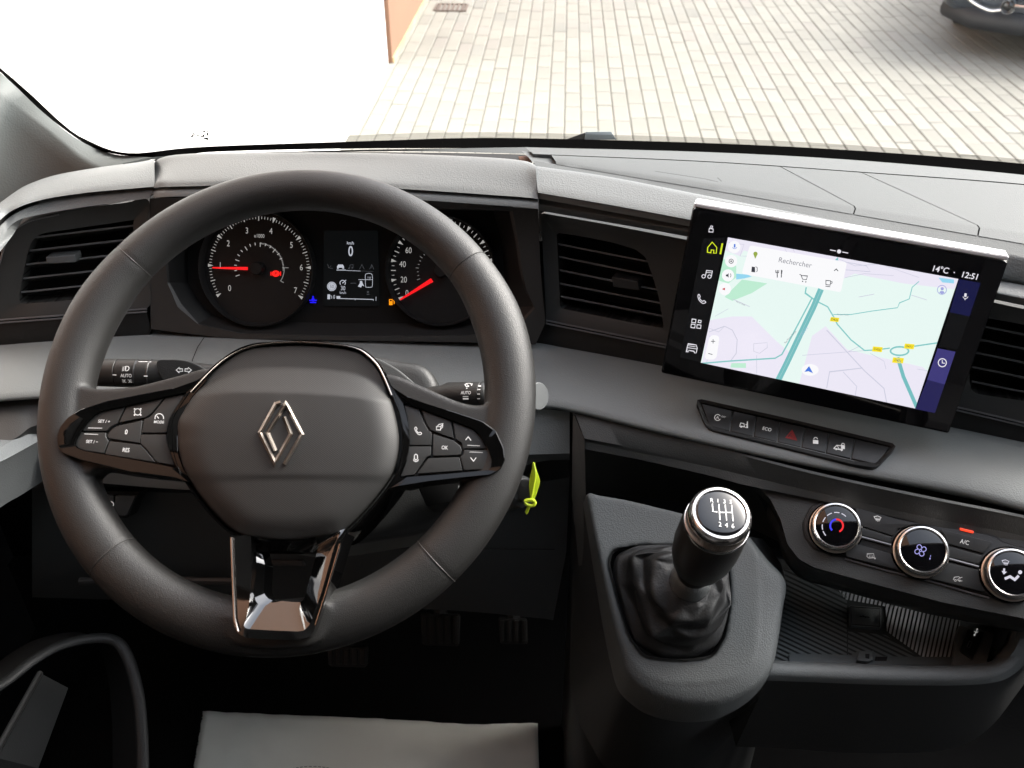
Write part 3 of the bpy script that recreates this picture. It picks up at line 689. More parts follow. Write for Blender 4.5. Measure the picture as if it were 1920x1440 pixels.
vent('air vent between the steering wheel and the touchscreen', VR,
     roundpoly(pp(1014, 399, 1140, 421, 1290, 450, 1290, 652, 1247, 645, 1024, 600), 2),
     roundpoly(pp(1044, 436, 1100, 445, 1150, 455, 1192, 468, 1210, 482, 1222, 512, 1236, 560, 1245, 616, 1190, 606, 1050, 578), 4),
     [((1045, 457), (1217, 491)), ((1046, 481), (1228, 518)), ((1047, 506), (1236, 544)), ((1048, 531), (1242, 569)), ((1049, 555), (1245, 593))],
     pp(1146, 519, 1196, 528, 1199, 545, 1150, 538))
vent('air vent at the far left of the dashboard, behind the wheel rim', VL,
     smooth_poly(pp(277, 374, 230, 381, 158, 390, 110, 399, 71, 408, 40, 420, 20, 440, 6, 466, -4, 500, -12, 560, -14, 602, 60, 597, 160, 589, 275, 579, 277, 500, 277, 420), 110),
     smooth_poly(pp(248, 413, 200, 420, 130, 430, 85, 437, 66, 446, 55, 463, 46, 500, 38, 545, 37, 563, 46, 569, 120, 564, 200, 556, 246, 549, 250, 540, 250, 480, 250, 420), 110),
     [((66, 445), (250, 423)), ((56, 470), (250, 448)), ((49, 496), (250, 474)), ((43, 522), (250, 500)), ((39, 548), (250, 526))],
     pp(85, 482, 140, 478, 143, 492, 88, 495), 'capgrey')
tube('trim_lip', [VL.hit(x, y, .002) for x, y in smooth_poly(pp(-14, 560, -6, 510, 1, 488, 9, 460, 26, 432, 50, 417, 72, 410, 110, 402), 40, False)], .0009, 'trimlip', dash, 8)
vent('air vent right of the touchscreen, cut by the edge of the photo', VF,
     roundpoly(pp(1700, 535, 1830, 560, 2200, 640, 2200, 856, 1920, 793, 1792, 763, 1745, 752), 2),
     roundpoly(pp(1800, 560, 1850, 596, 1960, 616, 2160, 660, 2160, 800, 1920, 752, 1828, 738, 1820, 730), 4),
     [((1835, 610), (2160, 676)), ((1825, 634), (2160, 703)), ((1825, 660), (2160, 730)), ((1824, 688), (2160, 757)), ((1822, 715), (2160, 783))], None, bezel_m='bezel')
# --- cluster recess and surround
CLP = Plane(PD(490, 503, .972), 4.5, 28)
clus = thing('instrument_cluster', 'unlit black instrument cluster with two round gauges and a small display behind the wheel', 'instrument cluster')
prism('cluster_face', pp(300, 360, 960, 372, 985, 545, 940, 640, 330, 640, 290, 545), CLP, -.02, 0, 'gauge', clus, 0)
# inner walls from the face out to the surround
in_ = pp(352, 392, 500, 384, 700, 386, 955, 396, 966, 450, 975, 510, 984, 545, 1000, 575, 960, 618, 880, 628, 640, 630, 450, 624, 372, 606, 340, 570, 318, 530, 312, 450)
fc = pp(372, 392, 500, 388, 700, 390, 925, 396, 940, 450, 945, 510, 948, 545, 945, 575, 930, 600, 880, 606, 640, 606, 450, 602, 400, 592, 368, 560, 352, 530, 352, 450)
CF = Plane(PZ(640, 632, -.513), 4.5, 14)
A1 = [CF.hit(x, y, 0) for x, y in in_]; A2 = [CLP.hit(x, y, .001) for x, y in fc]
loft('recess_wall', [A1+[A1[0]], A2+[A2[0]]], 'clus', clus, raw=True, ang=25)
out_ = pp(281, 372, 500, 366, 700, 368, 1009, 392, 1011, 450, 1014, 510, 1017, 545, 1023, 604, 1004, 646, 880, 642, 640, 638, 450, 636, 372, 628, 283, 617, 281, 530, 280, 450)
B1 = [CF.hit(x, y, .004) for x, y in out_]
mid_ = [((a[0]*.12+b_[0]*.88), (a[1]*.12+b_[1]*.88)) for a, b_ in zip(out_, in_)]
loft('surround_panel', [B1+[B1[0]], [CF.hit(x, y, .003) for x, y in mid_]+[CF.hit(*mid_[0], .003)], A1+[A1[0]]], 'surround', clus, raw=True, ang=25)
M_s = None
# gauges
def dial(cx, cy_, r, a0, step, nmaj, nmin, labels, lr, names, inner=None):
    ic = Ico(CLP, .0022); c = CLP.hit(cx, cy_, .0022); m = CLP.mpp(cx, cy_)
    def pt(a, rr): 
        w = c+CLP.x*math.cos(math.radians(a))*rr*m+CLP.y*math.sin(math.radians(a))*rr*m; return w
    def quad(a, ra, rb, w):
        u = CLP.x*-math.sin(math.radians(a))+CLP.y*math.cos(math.radians(a)); A, B = pt(a, ra), pt(a, rb)
        b_ = len(ic.V); ic.V += [A-u*w*m, A+u*w*m, B+u*w*m, B-u*w*m]; ic.F.append((b_, b_+1, b_+2, b_+3))
    for i in range(nmaj):
        a = a0-step*i; u = CLP.x*-math.sin(math.radians(a))+CLP.y*math.cos(math.radians(a)); b_ = len(ic.V)
        ic.V += [pt(a, r+5)-u*3*m, pt(a, r+5)+u*3*m, pt(a, r-5)]; ic.F.append((b_, b_+1, b_+2))
        if i < nmaj-1:
            for k_ in range(1, nmin):
                a2 = a-step*k_/nmin; hf = (k_*2 == nmin); quad(a2, r+4 if hf else r+3, r-5 if hf else r-2, .7 if hf else .45)
    for (tx, x, y, hh) in labels: ic.text(tx, x, y, hh, .8)
    return ic, pt, quad
ic, pt, qd = dial(486, 503, 91, 214, 35.2, 8, 10, [('0', 430.5, 540, 11), ('1', 413, 497, 11), ('2', 428, 456, 11), ('3', 463, 432, 11), ('4', 508, 433, 11), ('5', 546.5, 459, 11), ('6', 565, 501, 11), ('7', 554, 544, 11), ('x1000', 486, 442, 7)], 72, None)
for i in range(0, 15): qd(200-i*12.5, 47, 42 if i % 3 else 39, .7)
for i in range(0, 30): qd(88-i*3.1, 46.5, 44, .5)
ic.build('tachometer_scale', 'dial', clus)
ic2 = Ico(CLP, .0022); ic2.arc(486, 503, 47, 1.6, 0, -32, 46); ic2.line(pp(525, 526, 532, 530), 1.6); ic2.line(pp(529, 502, 541, 502), 1.4); ic2.build('economy_arc', 'dialdim', clus)
ic, pt, qd = dial(828, 508, 91, 215, 22.3, 11, 4, [('0', 763, 549, 11), ('20', 757, 524, 11), ('40', 755, 495, 11), ('60', 766, 469, 11), ('80', 786, 448, 11), ('100', 816, 435, 11), ('120', 850, 440, 11), ('140', 872, 461, 11), ('160', 884, 485, 11)], 72, None)
ic.build('speedometer_scale', 'dial', clus)
ic2 = Ico(CLP, .0022)
for i in range(10):
    a = math.radians(200-i*9); x, y = 828+43*math.cos(a), 508-43*math.sin(a)
    ic2.line([(x, y), (828+(49 if i % 3 == 0 else 46)*math.cos(a), 508-(49 if i % 3 == 0 else 46)*math.sin(a))], 1.1)
ic2.build('economy_scale', 'dialdim', clus)
for cx, cy_, gr in ((486, 503, 107), (828, 508, 102.5)):
    m = CLP.mpp(cx, cy_)
    lathe('gauge_rim', CLP.hit(cx, cy_, .0), CLP.n, [(gr*m, .0), (gr*m, .011), ((gr-1.5)*m, .0125), ((gr-3)*m, .011), ((gr-5)*m, .0015)], 'clus', clus, 72)
    lathe('needle_hub', CLP.hit(cx, cy_, .001), CLP.n, [(12*m, 0), (12*m, .008), (10.5*m, .0105), (.0001, .0108)], 'clus', clus, 32)
def needle(p, q):
    A, B = CLP.hit(*p, .009), CLP.hit(*q, .009); u = (B-A).cross(CLP.n).normalized()
    V = [A-u*.0009, A+u*.0009, B+u*.00028, B-u*.00028]; V += [v+CLP.n*.0008 for v in V]
    obj('needle', V, [(0, 1, 2, 3), (7, 6, 5, 4), (0, 4, 5, 1), (1, 5, 6, 2), (2, 6, 7, 3), (3, 7, 4, 0)], 'needle', clus, False)
def needle2(p, q, wa, wb):
    ps = Vector(p); qs = Vector(q); t = (qs-ps).normalized(); u = Vector((-t.y, t.x))
    prism('needle', [tuple(ps+u*wa), tuple(qs+u*wb), tuple(qs-u*wb), tuple(ps-u*wa)], CLP, .0085, .0095, 'needle', clus, 0)
needle2((464, 503.5), (398, 502), 3.0, 1.2); needle2((810, 525), (750, 562), 4.0, 1.4)
# lamps
ic = Ico(CLP, .0026); ic.disc(517, 513, 7.5, 6).line(pp(508, 509, 508, 517), 1.6).line(pp(526, 509, 526, 517), 1.6); ic.build('brake_warning_lamp', 'warnred', clus)
Ico(CLP, .0029).text('P', 517, 513, 7, .8).build('brake_warning_letter', 'black', clus)
ic = Ico(CLP, .0026); ic.line(pp(587, 555, 587, 563), 3).line(pp(580, 563, 594, 563), 2.2).line(pp(581, 567, 593, 567), 2.4).disc(587, 562, 3.2); ic.build('coolant_lamp', 'warnblue', clus)
ic = Ico(CLP, .0026); ic.poly(pp(729.5, 561, 736, 561, 736, 572, 729.5, 572)).line(pp(737.5, 563, 739, 565, 739, 570), 1.6).build('fuel_lamp', 'warnamber', clus)
Ico(CLP, .0029).poly(pp(730.8, 562.3, 734.8, 562.3, 734.8, 565, 730.8, 565)).build('fuel_lamp_window', 'black', clus)
prism('display_panel', pp(607, 432, 708, 432, 712, 574, 606, 574), CLP, 0, .0018, 'lcdbg', clus, 0)
ic = Ico(CLP, .0026); ic.text('km/h', 657, 455.5, 5.5, .85, .01).text('0', 657.5, 470.5, 18.5, .72, .01)
ic.poly(pp(634, 496, 643, 496, 645, 500, 645, 504, 642, 504, 642, 502, 635, 502, 635, 504, 632, 504, 632, 500)).line(pp(631, 506.3, 648, 506.3), 1.5)
ic.line(pp(648, 507, 676, 508.2), .8).text('30', 643, 540, 8, .8).text('km/h', 643, 548.5, 5, .85)
ic.arc(642.5, 530.5, 5, 1.4, -40, 220).line(pp(642, 531, 649, 525), 1.4)
ic.line(smooth_poly(pp(685, 518, 686, 514, 692, 512.5, 697, 514, 698, 518, 698.5, 524, 698, 536, 696, 538.5, 687, 538.5, 685.5, 536, 685, 524), 30), .9, True).line(pp(672, 524.3, 698, 524.3), .9)
ic.disc(677, 529, 2.4).poly(pp(671, 537, 676, 529, 679, 529, 683, 537, 679, 535, 677, 539)).text('110', 692, 520.5, 3.5, .9)
ic.poly(pp(614, 552, 619, 552, 619, 561, 614, 561)).line(pp(620, 554, 622, 556, 622, 560), .9).text('0', 626.5, 556.5, 7, .75).text('1', 705, 560, 7.5, .8)
ic.line(pp(631, 559.5, 700, 561.5), 1.3).poly(pp(631, 555, 638, 555.3, 638, 559, 631, 559)).line(pp(666, 560, 666, 563), .9).line(pp(700, 561, 700, 564), .9)
ic.build('display_symbols', 'lcd', clus)
ic = Ico(CLP, .0026); ic.line(pp(614, 495, 617, 503, 621, 498), 1).line(pp(619, 503, 624, 503), 1).line(pp(656, 503, 656, 497, 662, 496, 662, 502), 1).disc(654.5, 503, 1.6).disc(660.5, 502, 1.6).line(pp(674, 505, 678.5, 496, 683, 505), 1).line(pp(693, 505, 697, 496, 701, 505), 1).line(pp(697, 498, 697, 503), 1).line(pp(676, 508.2, 700, 509), .7).disc(690, 547.5, 2).poly(pp(687, 551, 693, 551, 692, 553, 688, 553)).line(pp(657, 531, 668, 531), 1.2)
ic.build('display_dim_symbols', 'lcddim', clus)
Ico(CLP, .0026).disc(622, 537, 8.7).build('speed_limit_disc', 'lcd', clus); Ico(CLP, .0029).text('50', 622, 537, 6.5, .9).arc(622, 537, 7, .7).build('speed_limit_number', 'lcddim', clus)
# --- lower trim, one wide rolled panel
def T(z, *xy): return Rz(z, *xy)
t00 = T(-.520, -220, 668, 0, 640, 180, 624, 383, 628, 640, 634, 860, 640, 1001, 640, 1053, 648, 1241, 680, 1500, 742, 1775, 803, 1920, 836, 2200, 900)
t0 = T(-.517, -220, 678, 0, 650, 180, 633, 383, 638, 640, 643, 860, 650, 1001, 651, 1053, 659, 1241, 691, 1500, 752, 1775, 813, 1920, 846, 2200, 912)
t1 = T(-.519, -220, 722, 0, 693, 180, 678, 383, 680, 640, 686, 860, 692, 1001, 697, 1053, 704, 1241, 741, 1500, 802, 1775, 860, 1920, 893, 2200, 960)
t2 = T(-.530, -220, 775, 0, 747, 180, 738, 383, 745, 640, 750, 860, 756, 1001, 757, 1066, 764, 1241, 805, 1500, 864, 1775, 915, 1920, 951, 2200, 1020)
t2b = T(-.541, -220, 781, 0, 753, 180, 746, 383, 755, 640, 760, 860, 766, 1001, 766, 1066, 772, 1241, 815, 1500, 872, 1775, 926, 1920, 960, 2200, 1028)
loft('trim_return', [t2b, [p+Vector((0, .012, -.03)) for p in t2b]], 'black', dash, 140)
loft('lower_trim', [[p+Vector((0, .02, -.003)) for p in t00], t00, t0, t1, t2, t2b], 'trim', dash, 140, sub=4, ang=70)
u0 = T(-.541, 90, 748, 180, 746, 383, 755, 640, 760, 860, 766, 1001, 766, 1068, 772)
u1 = T(-.580, 90, 840, 180, 850, 383, 858, 640, 862, 860, 855, 1001, 852, 1068, 850)
u2 = T(-.618, 90, 893, 180, 905, 383, 920, 640, 925, 860, 915, 1001, 868, 1068, 862)
u3 = [p+Vector((0, .05, -.004)) for p in u2]
loft('knee_trim', [u0, u1, u2, u3], 'trim', dash, 60, sub=1, ang=40)
# faint joint line right of the left stalk
jp = Plane(T(-.519, 360, 660)[0], 4.5, 75)
Ico(jp, .0055).line(pp(383, 632, 371, 650, 361, 674, 358, 690), 1.6).build('panel_joint', 'black', dash)
# trim at the far left under the grey band
f0 = T(-.541, -220, 782, 0, 754, 60, 750, 110, 750); f1 = T(-.556, -220, 872, 0, 832, 60, 800, 110, 790); f2 = T(-.60, -220, 905, 0, 880, 60, 860, 110, 850)
loft('side_trim', [f0, f1, f2], 'surround', dash, 40, ang=40)
Ico(Plane(T(-.54, 0, 751)[0], -4, 70), .003).line(pp(-200, 772, 0, 750.5, 70, 743.5), 2.2).build('trim_highlight_lip', 'trimlip', dash)
# knee panel below the trim
v0 = T(-.650, 60, 915, 400, 925, 800, 925, 1000, 905, 1068, 895); v1 = T(-.725, 60, 1040, 400, 1050, 800, 1050, 1000, 1040, 1062, 1035)
v2 = T(-.80, 60, 1120, 400, 1130, 800, 1142, 1000, 1158, 1037, 1163); v3 = [p+Vector((0, .12, 0)) for p in v2]
loft('knee_panel', [[p+Vector((0, .06, .0)) for p in v0], v0, v1, v2, v3], 'knee', dash, 60, sub=1, ang=40)
KP = Plane(T(-.718, 500, 1030)[0], 4.5, 35)
for pts in (pp(600, 1026, 1040, 1030), pp(180, 1039, 430, 1040)): tube('panel_seam', [KP.hit(x, y, .001) for x, y in pts], .0006, 'black', dash, 6)
prism('fuse_lid_lip', pp(440, 1047, 566, 1052, 570, 1062, 440, 1060), KP, -.004, .006, 'kneelip', dash, .002)
tube('panel_ledge', [KP.hit(x, y, .004) for x, y in pp(150, 1090, 300, 1088, 440, 1090)], .0045, 'kneelip', dash, 8)
# headlamp switch panel low on the left
HS = Plane(T(-.645, 220, 940)[0], 2, 30)
hs = thing('headlamp_level_switch', 'small dark switch panel with headlamp symbol, low left inside the wheel', 'switch panel')
prism('switch_frame', roundpoly(pp(120, 918, 262, 922, 240, 972, 130, 966), 4), HS, -.02, .0, 'black', hs, .001)
prism('switch_button', roundpoly(pp(150, 927, 213, 929, 211, 966, 160, 964), 3), HS, 0, .005, 'ridge', hs, .0015)
prism('switch_blank', roundpoly(pp(216, 929, 254, 930, 237, 967, 214, 966), 3), HS, 0, .005, 'ridge', hs, .0015)
ic = Ico(HS, .0056); ic.arc(207, 945.5, 6, 1.6, -90, 90, 5).line(pp(199, 940, 195, 940, 195, 951, 199, 951), 1.6).line(pp(192, 940, 187, 938), 1.6).line(pp(192, 945, 187, 944), 1.6).line(pp(192, 950, 187, 951), 1.6); ic.build('headlamp_symbol', 'white', hs)
# ================================================================ touchscreen
TSX = Vector((.956, .211*-1, 0)); 
_tl, _tr, _bl = PD(1300, 392, .773), PD(1890, 492, .7235), PD(1241, 692, .8415)
class Plane3(Plane):
    def __init__(s, o, px_, py_):
        s.o = o; s.x = (px_-o).normalized(); s.n = s.x.cross(o-py_).normalized(); s.y = s.n.cross(s.x)
SCP = Plane3(_tl, _tr, _bl)
ts = thing('touchscreen', 'large upright touchscreen showing a pale green navigation map', 'touchscreen')
edge = roundpoly(pp(1300, 391, 1890, 492, 1777, 811, 1241, 697), 4)
prism('screen_glass', edge, SCP, -.004, 0, 'glassface', ts, .0008)
prism('screen_housing', roundpoly(pp(1299, 388, 1891, 489, 1779, 813, 1239, 699), 5), SCP, -.020, -.0042, 'gloss', ts, .001)
def top_bar():
    a, b = SCP.hit(1301, 388, 0), SCP.hit(1890, 489, 0)
    V = [a, b, b-SCP.n*.016, a-SCP.n*.016]; V = V+[v+SCP.y*.0035 for v in V]
    bm = bmesh.new(); vv = [bm.verts.new(v) for v in V]
    for f in ((0, 1, 2, 3), (7, 6, 5, 4), (0, 4, 5, 1), (1, 5, 6, 2), (2, 6, 7, 3), (3, 7, 4, 0)): bm.faces.new([vv[i] for i in f])
    bmesh.ops.bevel(bm, geom=list(bm.edges), offset=.0008, segments=2, affect='EDGES'); bmo('top_edge_bar', bm, 'silverbar', ts)
M['silverbar'] = mat('silver_edge_bar', (.75, .75, .76), .35, metal=.2)
top_bar()
for x, w_ in ((1534, 10), (1587, 14), (1622, 14)):
    y = 388+(x-1301)*.1715; y -= 3.5
    c = SCP.hit(x, y+1, -.006)+SCP.y*.002
    V = [c-SCP.x*w_*.00045, c+SCP.x*w_*.00045]; tube('top_button', [V[0]+SCP.y*.0012, V[1]+SCP.y*.0012], .0012, 'plum', ts, 6)
M_p = None
arm = SCP.hit(1560, 620, -.02); tube('mounting_arm', [arm, arm+Vector((0, .06, 0))], .03, 'black', ts, 12)
# screen contents: flat print of light on the glass
o1, o2, o3, o4, o5 = .0002, .0004, .0006, .0008, .0010
Zc = Z(1220, 360, 2.743)
Ico(SCP, o1).poly(pp(1318, 458, 1366, 444, 1314, 679, 1275, 668)).build('menu_column', 'slate_', ts) if False else None
clipq = pp(1365, 445, 1797, 523, 1716, 766, 1314, 680)
def inside(p, Q):
    c = [((Q[(i+1) % len(Q)][0]-Q[i][0])*(p[1]-Q[i][1])-(Q[(i+1) % len(Q)][1]-Q[i][1])*(p[0]-Q[i][0])) for i in range(len(Q))]
    return all(v > 0 for v in c) or all(v < 0 for v in c)
def clip(P, Q):
    out = P
    for i in range(len(Q)):
        a, b = Q[i], Q[(i+1) % len(Q)]; inp = out; out = []
        side = lambda p: (b[0]-a[0])*(p[1]-a[1])-(b[1]-a[1])*(p[0]-a[0])
        for j in range(len(inp)):
            p, q = inp[j], inp[(j+1) % len(inp)]; sp_, sq = side(p), side(q)
            if sp_ >= 0: out.append(p)
            if (sp_ >= 0) != (sq >= 0): t = sp_/(sp_-sq); out.append((p[0]+(q[0]-p[0])*t, p[1]+(q[1]-p[1])*t))
        if not out: return []
    return out
class MapIco(Ico):
    def poly(s, pts):
        p = clip(list(pts), clipq)
        if len(p) > 2: Ico.poly(s, p)
        return s
MapIco(SCP, o1).poly(clipq).build('map_background', 's_bg', ts)
mp = MapIco(SCP, o2)
mp.poly(zp(Zc, 300, 660, 420, 640, 520, 640, 640, 760, 720, 830, 640, 960, 260, 900)).poly(zp(Zc, 760, 1000, 830, 740, 900, 690, 1010, 810, 1180, 850, 1400, 900, 1500, 1000, 1400, 1150, 700, 1000))
mp.poly(zp(Zc, 390, 220, 1590, 440, 1560, 500, 1300, 470, 1050, 420, 960, 460, 850, 420, 480, 300, 460, 330, 380, 300)).build('map_built_areas', 's_pink', ts)['kind'] = 'stuff'
mp = MapIco(SCP, o2+.00005); mp.poly(zp(Zc, 420, 500, 470, 450, 600, 470, 520, 520, 420, 560, 380, 540)).poly(zp(Zc, 350, 330, 440, 380, 440, 440, 400, 470, 330, 450)).poly(zp(Zc, 415, 880, 490, 880, 490, 905, 410, 903)).build('map_parks', 's_green', ts)['kind'] = 'stuff'
MapIco(SCP, o2+.00008).poly(zp(Zc, 440, 420, 500, 425, 520, 435, 480, 445, 440, 450)).poly(zp(Zc, 1480, 440, 1560, 450, 1560, 470, 1500, 465)).build('map_water', 's_lake', ts)['kind'] = 'stuff'
mp = MapIco(SCP, o3)
for L_, w in [((300, 720, 380, 690, 420, 710, 445, 760, 440, 830, 410, 870), 1.6), ((300, 700, 350, 720, 380, 690), 1.0), ((530, 780, 600, 775, 600, 800, 560, 830, 530, 820, 530, 780), 1.0), ((545, 840, 545, 960), 1.0), ((780, 840, 1110, 815), 1.0), ((905, 1010, 920, 925, 1090, 905), 1.6), ((990, 925, 1060, 1000, 1050, 1060), 1.3), ((905, 710, 1100, 920, 1200, 1010, 1215, 1090), 1.8), ((1010, 825, 1080, 790), 1), ((1370, 910, 1480, 930), 1), ((1130, 830, 1200, 870, 1210, 910), 1), ((1000, 400, 1130, 410, 1110, 380, 1000, 360), 1.3), ((1000, 440, 1100, 420, 1250, 430), 1), ((960, 340, 1050, 380, 1180, 370, 1380, 440), 1), ((400, 260, 480, 270, 460, 330, 500, 330), 1), ((690, 290, 700, 310), 1), ((730, 290, 740, 310), 1), ((420, 550, 510, 590), 1.2), ((1070, 540, 1150, 525), 1.2), ((1340, 530, 1420, 555), 1.2), ((270, 900, 350, 770, 300, 740), .8), ((330, 640, 400, 600), .8)]:
    mp.line(zp(Zc, *L_), w)
mp.build('map_streets', 's_grey', ts)['kind'] = 'stuff'
mp = MapIco(SCP, o3+.0001)
for L_, w in [((800, 490, 795, 520, 850, 560, 910, 590, 940, 640, 960, 680, 1030, 760, 1100, 815, 1160, 812, 1230, 803), 2.4), ((940, 630, 1030, 630, 1140, 612, 1270, 595, 1280, 570, 1330, 550, 1345, 490, 1380, 460), 1.6), ((260, 882, 400, 870, 640, 855, 675, 835, 700, 790, 830, 545), 2.6), ((1330, 797, 1480, 775), 2.6)]:
    mp.line(zp(Zc, *L_), w)
mp.arc(*Zc(1280, 818), 17, 3.2, 0, 360, 8)
mp.build('map_main_roads', 's_road', ts)['kind'] = 'stuff'
mp = MapIco(SCP, o3+.0002); mp.poly(zp(Zc, 948, 350, 962, 335, 965, 352)).line(zp(Zc, 876, 500, 838, 590, 766, 740, 700, 880, 650, 980), 11).line(zp(Zc, 1270, 850, 1300, 950, 1370, 1110), 7).build('map_motorway', 's_moto', ts)['kind'] = 'stuff'
mp = MapIco(SCP, o3+.0003); mp.line(zp(Zc, 876, 500, 838, 590, 766, 740, 700, 880, 650, 980), .9).build('map_motorway_line', 's_road2', ts)
ic = Ico(SCP, o4); ic.text('AUTOROUTE', *Zc(780, 728), 5, .75, 0, 68); ic.build('map_motorway_name', 's_name', ts)
ic = Ico(SCP, o4); ic.text('Rue Mozart Danton', *Zc(718, 745), 4, .72, 0, 64).text('Rue du Stade', *Zc(463, 572), 3, .8, 0, -14).text('Rue Jean Moulin', *Zc(990, 630), 3, .8, 0, 8).build('map_street_names', 's_dim', ts)
ic = Ico(SCP, o4)
for (x, y, w, h) in ((946, 656, 44, 26), (1166, 809, 50, 30), (1330, 794, 50, 30), (1272, 866, 56, 32)):
    cx, cy_ = Zc(x, y); w /= 5.48; h /= 5.48; ic.poly([(cx-w+1, cy_-h), (cx+w+1, cy_-h+1.6), (cx+w-1, cy_+h), (cx-w-1, cy_+h-1.6)])
ic.build('road_number_plates', 's_yel', ts)
ic = Ico(SCP, o5)
for t, x, y in (('D436', 946, 656), ('D436', 1166, 809), ('D471', 1330, 794), ('D471', 1272, 866)): ic.text(t, *Zc(x, y), 5, .85)
ic.build('road_numbers', 's_ink', ts)
Ico(SCP, o4).disc(*Zc(820, 915), 16, 11).build('position_disc', 's_white', ts)
Ico(SCP, o5).poly(zp(Zc, 815, 895, 835, 932, 812, 922, 790, 925)).build('position_arrow', 's_blue', ts)
# search card and round buttons
SC = SCP
card = roundpoly(zp(Zc, 510, 274, 1010, 362, 978, 516, 468, 420), 5, 4)
Ico(SC, o4).poly(card).build('search_card', 's_white', ts)
ic = Ico(SC, o4)
for x, y in ((430, 283), (414, 356), (398, 429), (382, 499)): ic.disc(*Zc(x, y), 11.5, 11.5)
ic.poly(roundpoly(zp(Zc, 305, 735, 355, 738, 338, 862, 275, 862), 9, 5)).build('map_buttons', 's_white', ts)['kind'] = 'stuff'
ic = Ico(SC, o5); ic.text('Rechercher', *Zc(743, 362), 10.5, .92, 0); ic.build('search_text', 's_dim', ts)
ic = Ico(SC, o5)
ic.line(zp(Zc, 944, 405, 955, 396, 964, 407), 1.6)
x, y = Zc(534, 397); ic.poly([(x-5, y-5), (x+1, y-4), (x+1, y+6), (x-6, y+5)]).line([(x+2, y-5), (x+5, y-3), (x+5, y+4), (x+3, y+5)], 1.1)
x, y = Zc(662, 418); ic.line([(x-4, y-6), (x-4, y+8)], 1.6).line([(x-7, y-6), (x-6.5, y-1), (x-1.5, y-1), (x-1, y-6)], 1.2).poly([(x+3, y-7), (x+6, y-5), (x+5, y+1), (x+3, y+1)]).line([(x+4, y), (x+3.5, y+8)], 1.6)
x, y = Zc(787, 443); ic.line([(x-8, y-7), (x-5, y-6), (x-2, y+2), (x+5, y+3), (x+7, y-4), (x-4, y-5)], 1.2).disc(x-2, y+6, 1.2).disc(x+4, y+7, 1.2)
x, y = Zc(915, 468); ic.line([(x-5, y-5), (x+4, y-4), (x+3, y+4), (x-5, y+3)], 1.3, True).line([(x+4, y-3), (x+7, y-2), (x+6, y+1), (x+3, y+1)], 1.1).line([(x-6, y+6), (x+3, y+7)], 1.3)
x, y = Zc(414, 356); ic.arc(x, y, 4, 1.2).disc(x, y, 1.6)
x, y = Zc(398, 429); ic.poly([(x-4, y-1.5), (x-1, y-2), (x+1, y-4.5), (x+1, y+4.5), (x-1, y+2), (x-4, y+1.5)]).arc(x+1, y, 4.5, 1, -50, 50, None, 6)
x, y = Zc(321, 768); ic.line([(x-4, y), (x+4, y)], 1.2).line([(x, y-4), (x, y+4)], 1.2)
x, y = Zc(307, 833); ic.line([(x-4, y-1), (x+4, y+1)], 1.2)
ic.build('card_symbols', 's_ink', ts)
x, y = Zc(432, 280); Ico(SC, o5).line([(x, y-4.5), (x, y+2)], 3).arc(x, y, 4.2, 1, 200, 340, None, 6).build('voice_symbol', 's_blue', ts)
x, y = Zc(539, 322); Ico(SC, o5).disc(x, y-1.5, 4).poly([(x-3.4, y), (x+3.4, y), (x-.5, y+8)]).build('pin_symbol', 's_pin', ts)
x, y = Zc(382, 499); Ico(SC, o5).poly([(x-6, y), (x, y-2.5), (x, y+2.5)]).build('compass_symbol', 's_red', ts)
x, y = Zc(1498, 503); Ico(SC, o5).arc(x, y, 8.5, 1.3).disc(x+.5, y-2, 3).poly([(x-5, y+5.5), (x-2.5, y+2), (x+3, y+2.5), (x+5, y+6), (x, y+8)]).build('profile_symbol', 's_lilac', ts)
# menu column and status
ic = Ico(SC, o4)
x, y = Zc(310, 190); ic.line([(x-4, y+5.5), (x+4, y+6), (x+4, y), (x-3, y-1)], 1.3, True).line([(x-2, y-1), (x, y-6), (x+3, y-5), (x+1, y)], 1.2)
x, y = Zc(290, 420); ic.arc(x-6.5, y+5, 3.2, 1.4).arc(x+4.5, y+5.5, 3.2, 1.4).line([(x-3, y+4), (x-1, y-6), (x+10, y-5), (x+8, y+5)], 1.4).line([(x-1.5, y-2.5), (x+9, y-1.5)], 1.2)
x, y = Zc(263, 550); ic.line(smooth_poly([(x-7, y-7), (x-5, y-8.5), (x-3, y-4), (x-4.5, y-1.5), (x+1, y+4.5), (x+4, y+3), (x+7.5, y+6), (x+5, y+8), (x+1, y+8), (x-4.5, y+3), (x-7, y-3)], 36), 1.4, True)
x, y = Zc(238, 677)
for dx, dy in ((-5.5, -5), (5.5, -4), (-7, 4.5), (4, 5.5)):
    q = 3.6 if (dx, dy) != (5.5, -4) else 2.5; ic.line([(x+dx-q, y+dy-q), (x+dx+q, y+dy-q+.8), (x+dx+q-.8, y+dy+q), (x+dx-q-.8, y+dy+q-.8)], 1.4, True)
x, y = Zc(212, 803); ic.line([(x-7, y-8), (x+8, y-6), (x+10, y), (x+8, y+9), (x+5, y+9), (x+4, y+6), (x-6, y+4), (x-7, y+7), (x-10, y+7), (x-9, y-1)], 1.4, True).line([(x-9, y-1), (x+9, y+1.5)], 1.3).line([(x-7, y-4.5), (x+7, y-2.5)], 1.1)
x, y = Zc(969, 306); ic.disc(x, y, 3.8).line([(x-17, y-3), (x-6, y-1)], 1.6).line([(x+6, y+1), (x+17, y+3)], 1.6)
x, y = Zc(1500, 878); ic.arc(x, y, 7.6, 1.8).line([(x, y-5), (x, y+.5), (x+5, y+1.2)], 1.6)
x, y = Zc(1619, 535); ic.line([(x+.5, y-5), (x-.5, y+1.5)], 4.2).arc(x, y, 4.8, 1.1, 190, 350, None, 8).line([(x-.6, y+4), (x-.9, y+7.5)], 1.6)
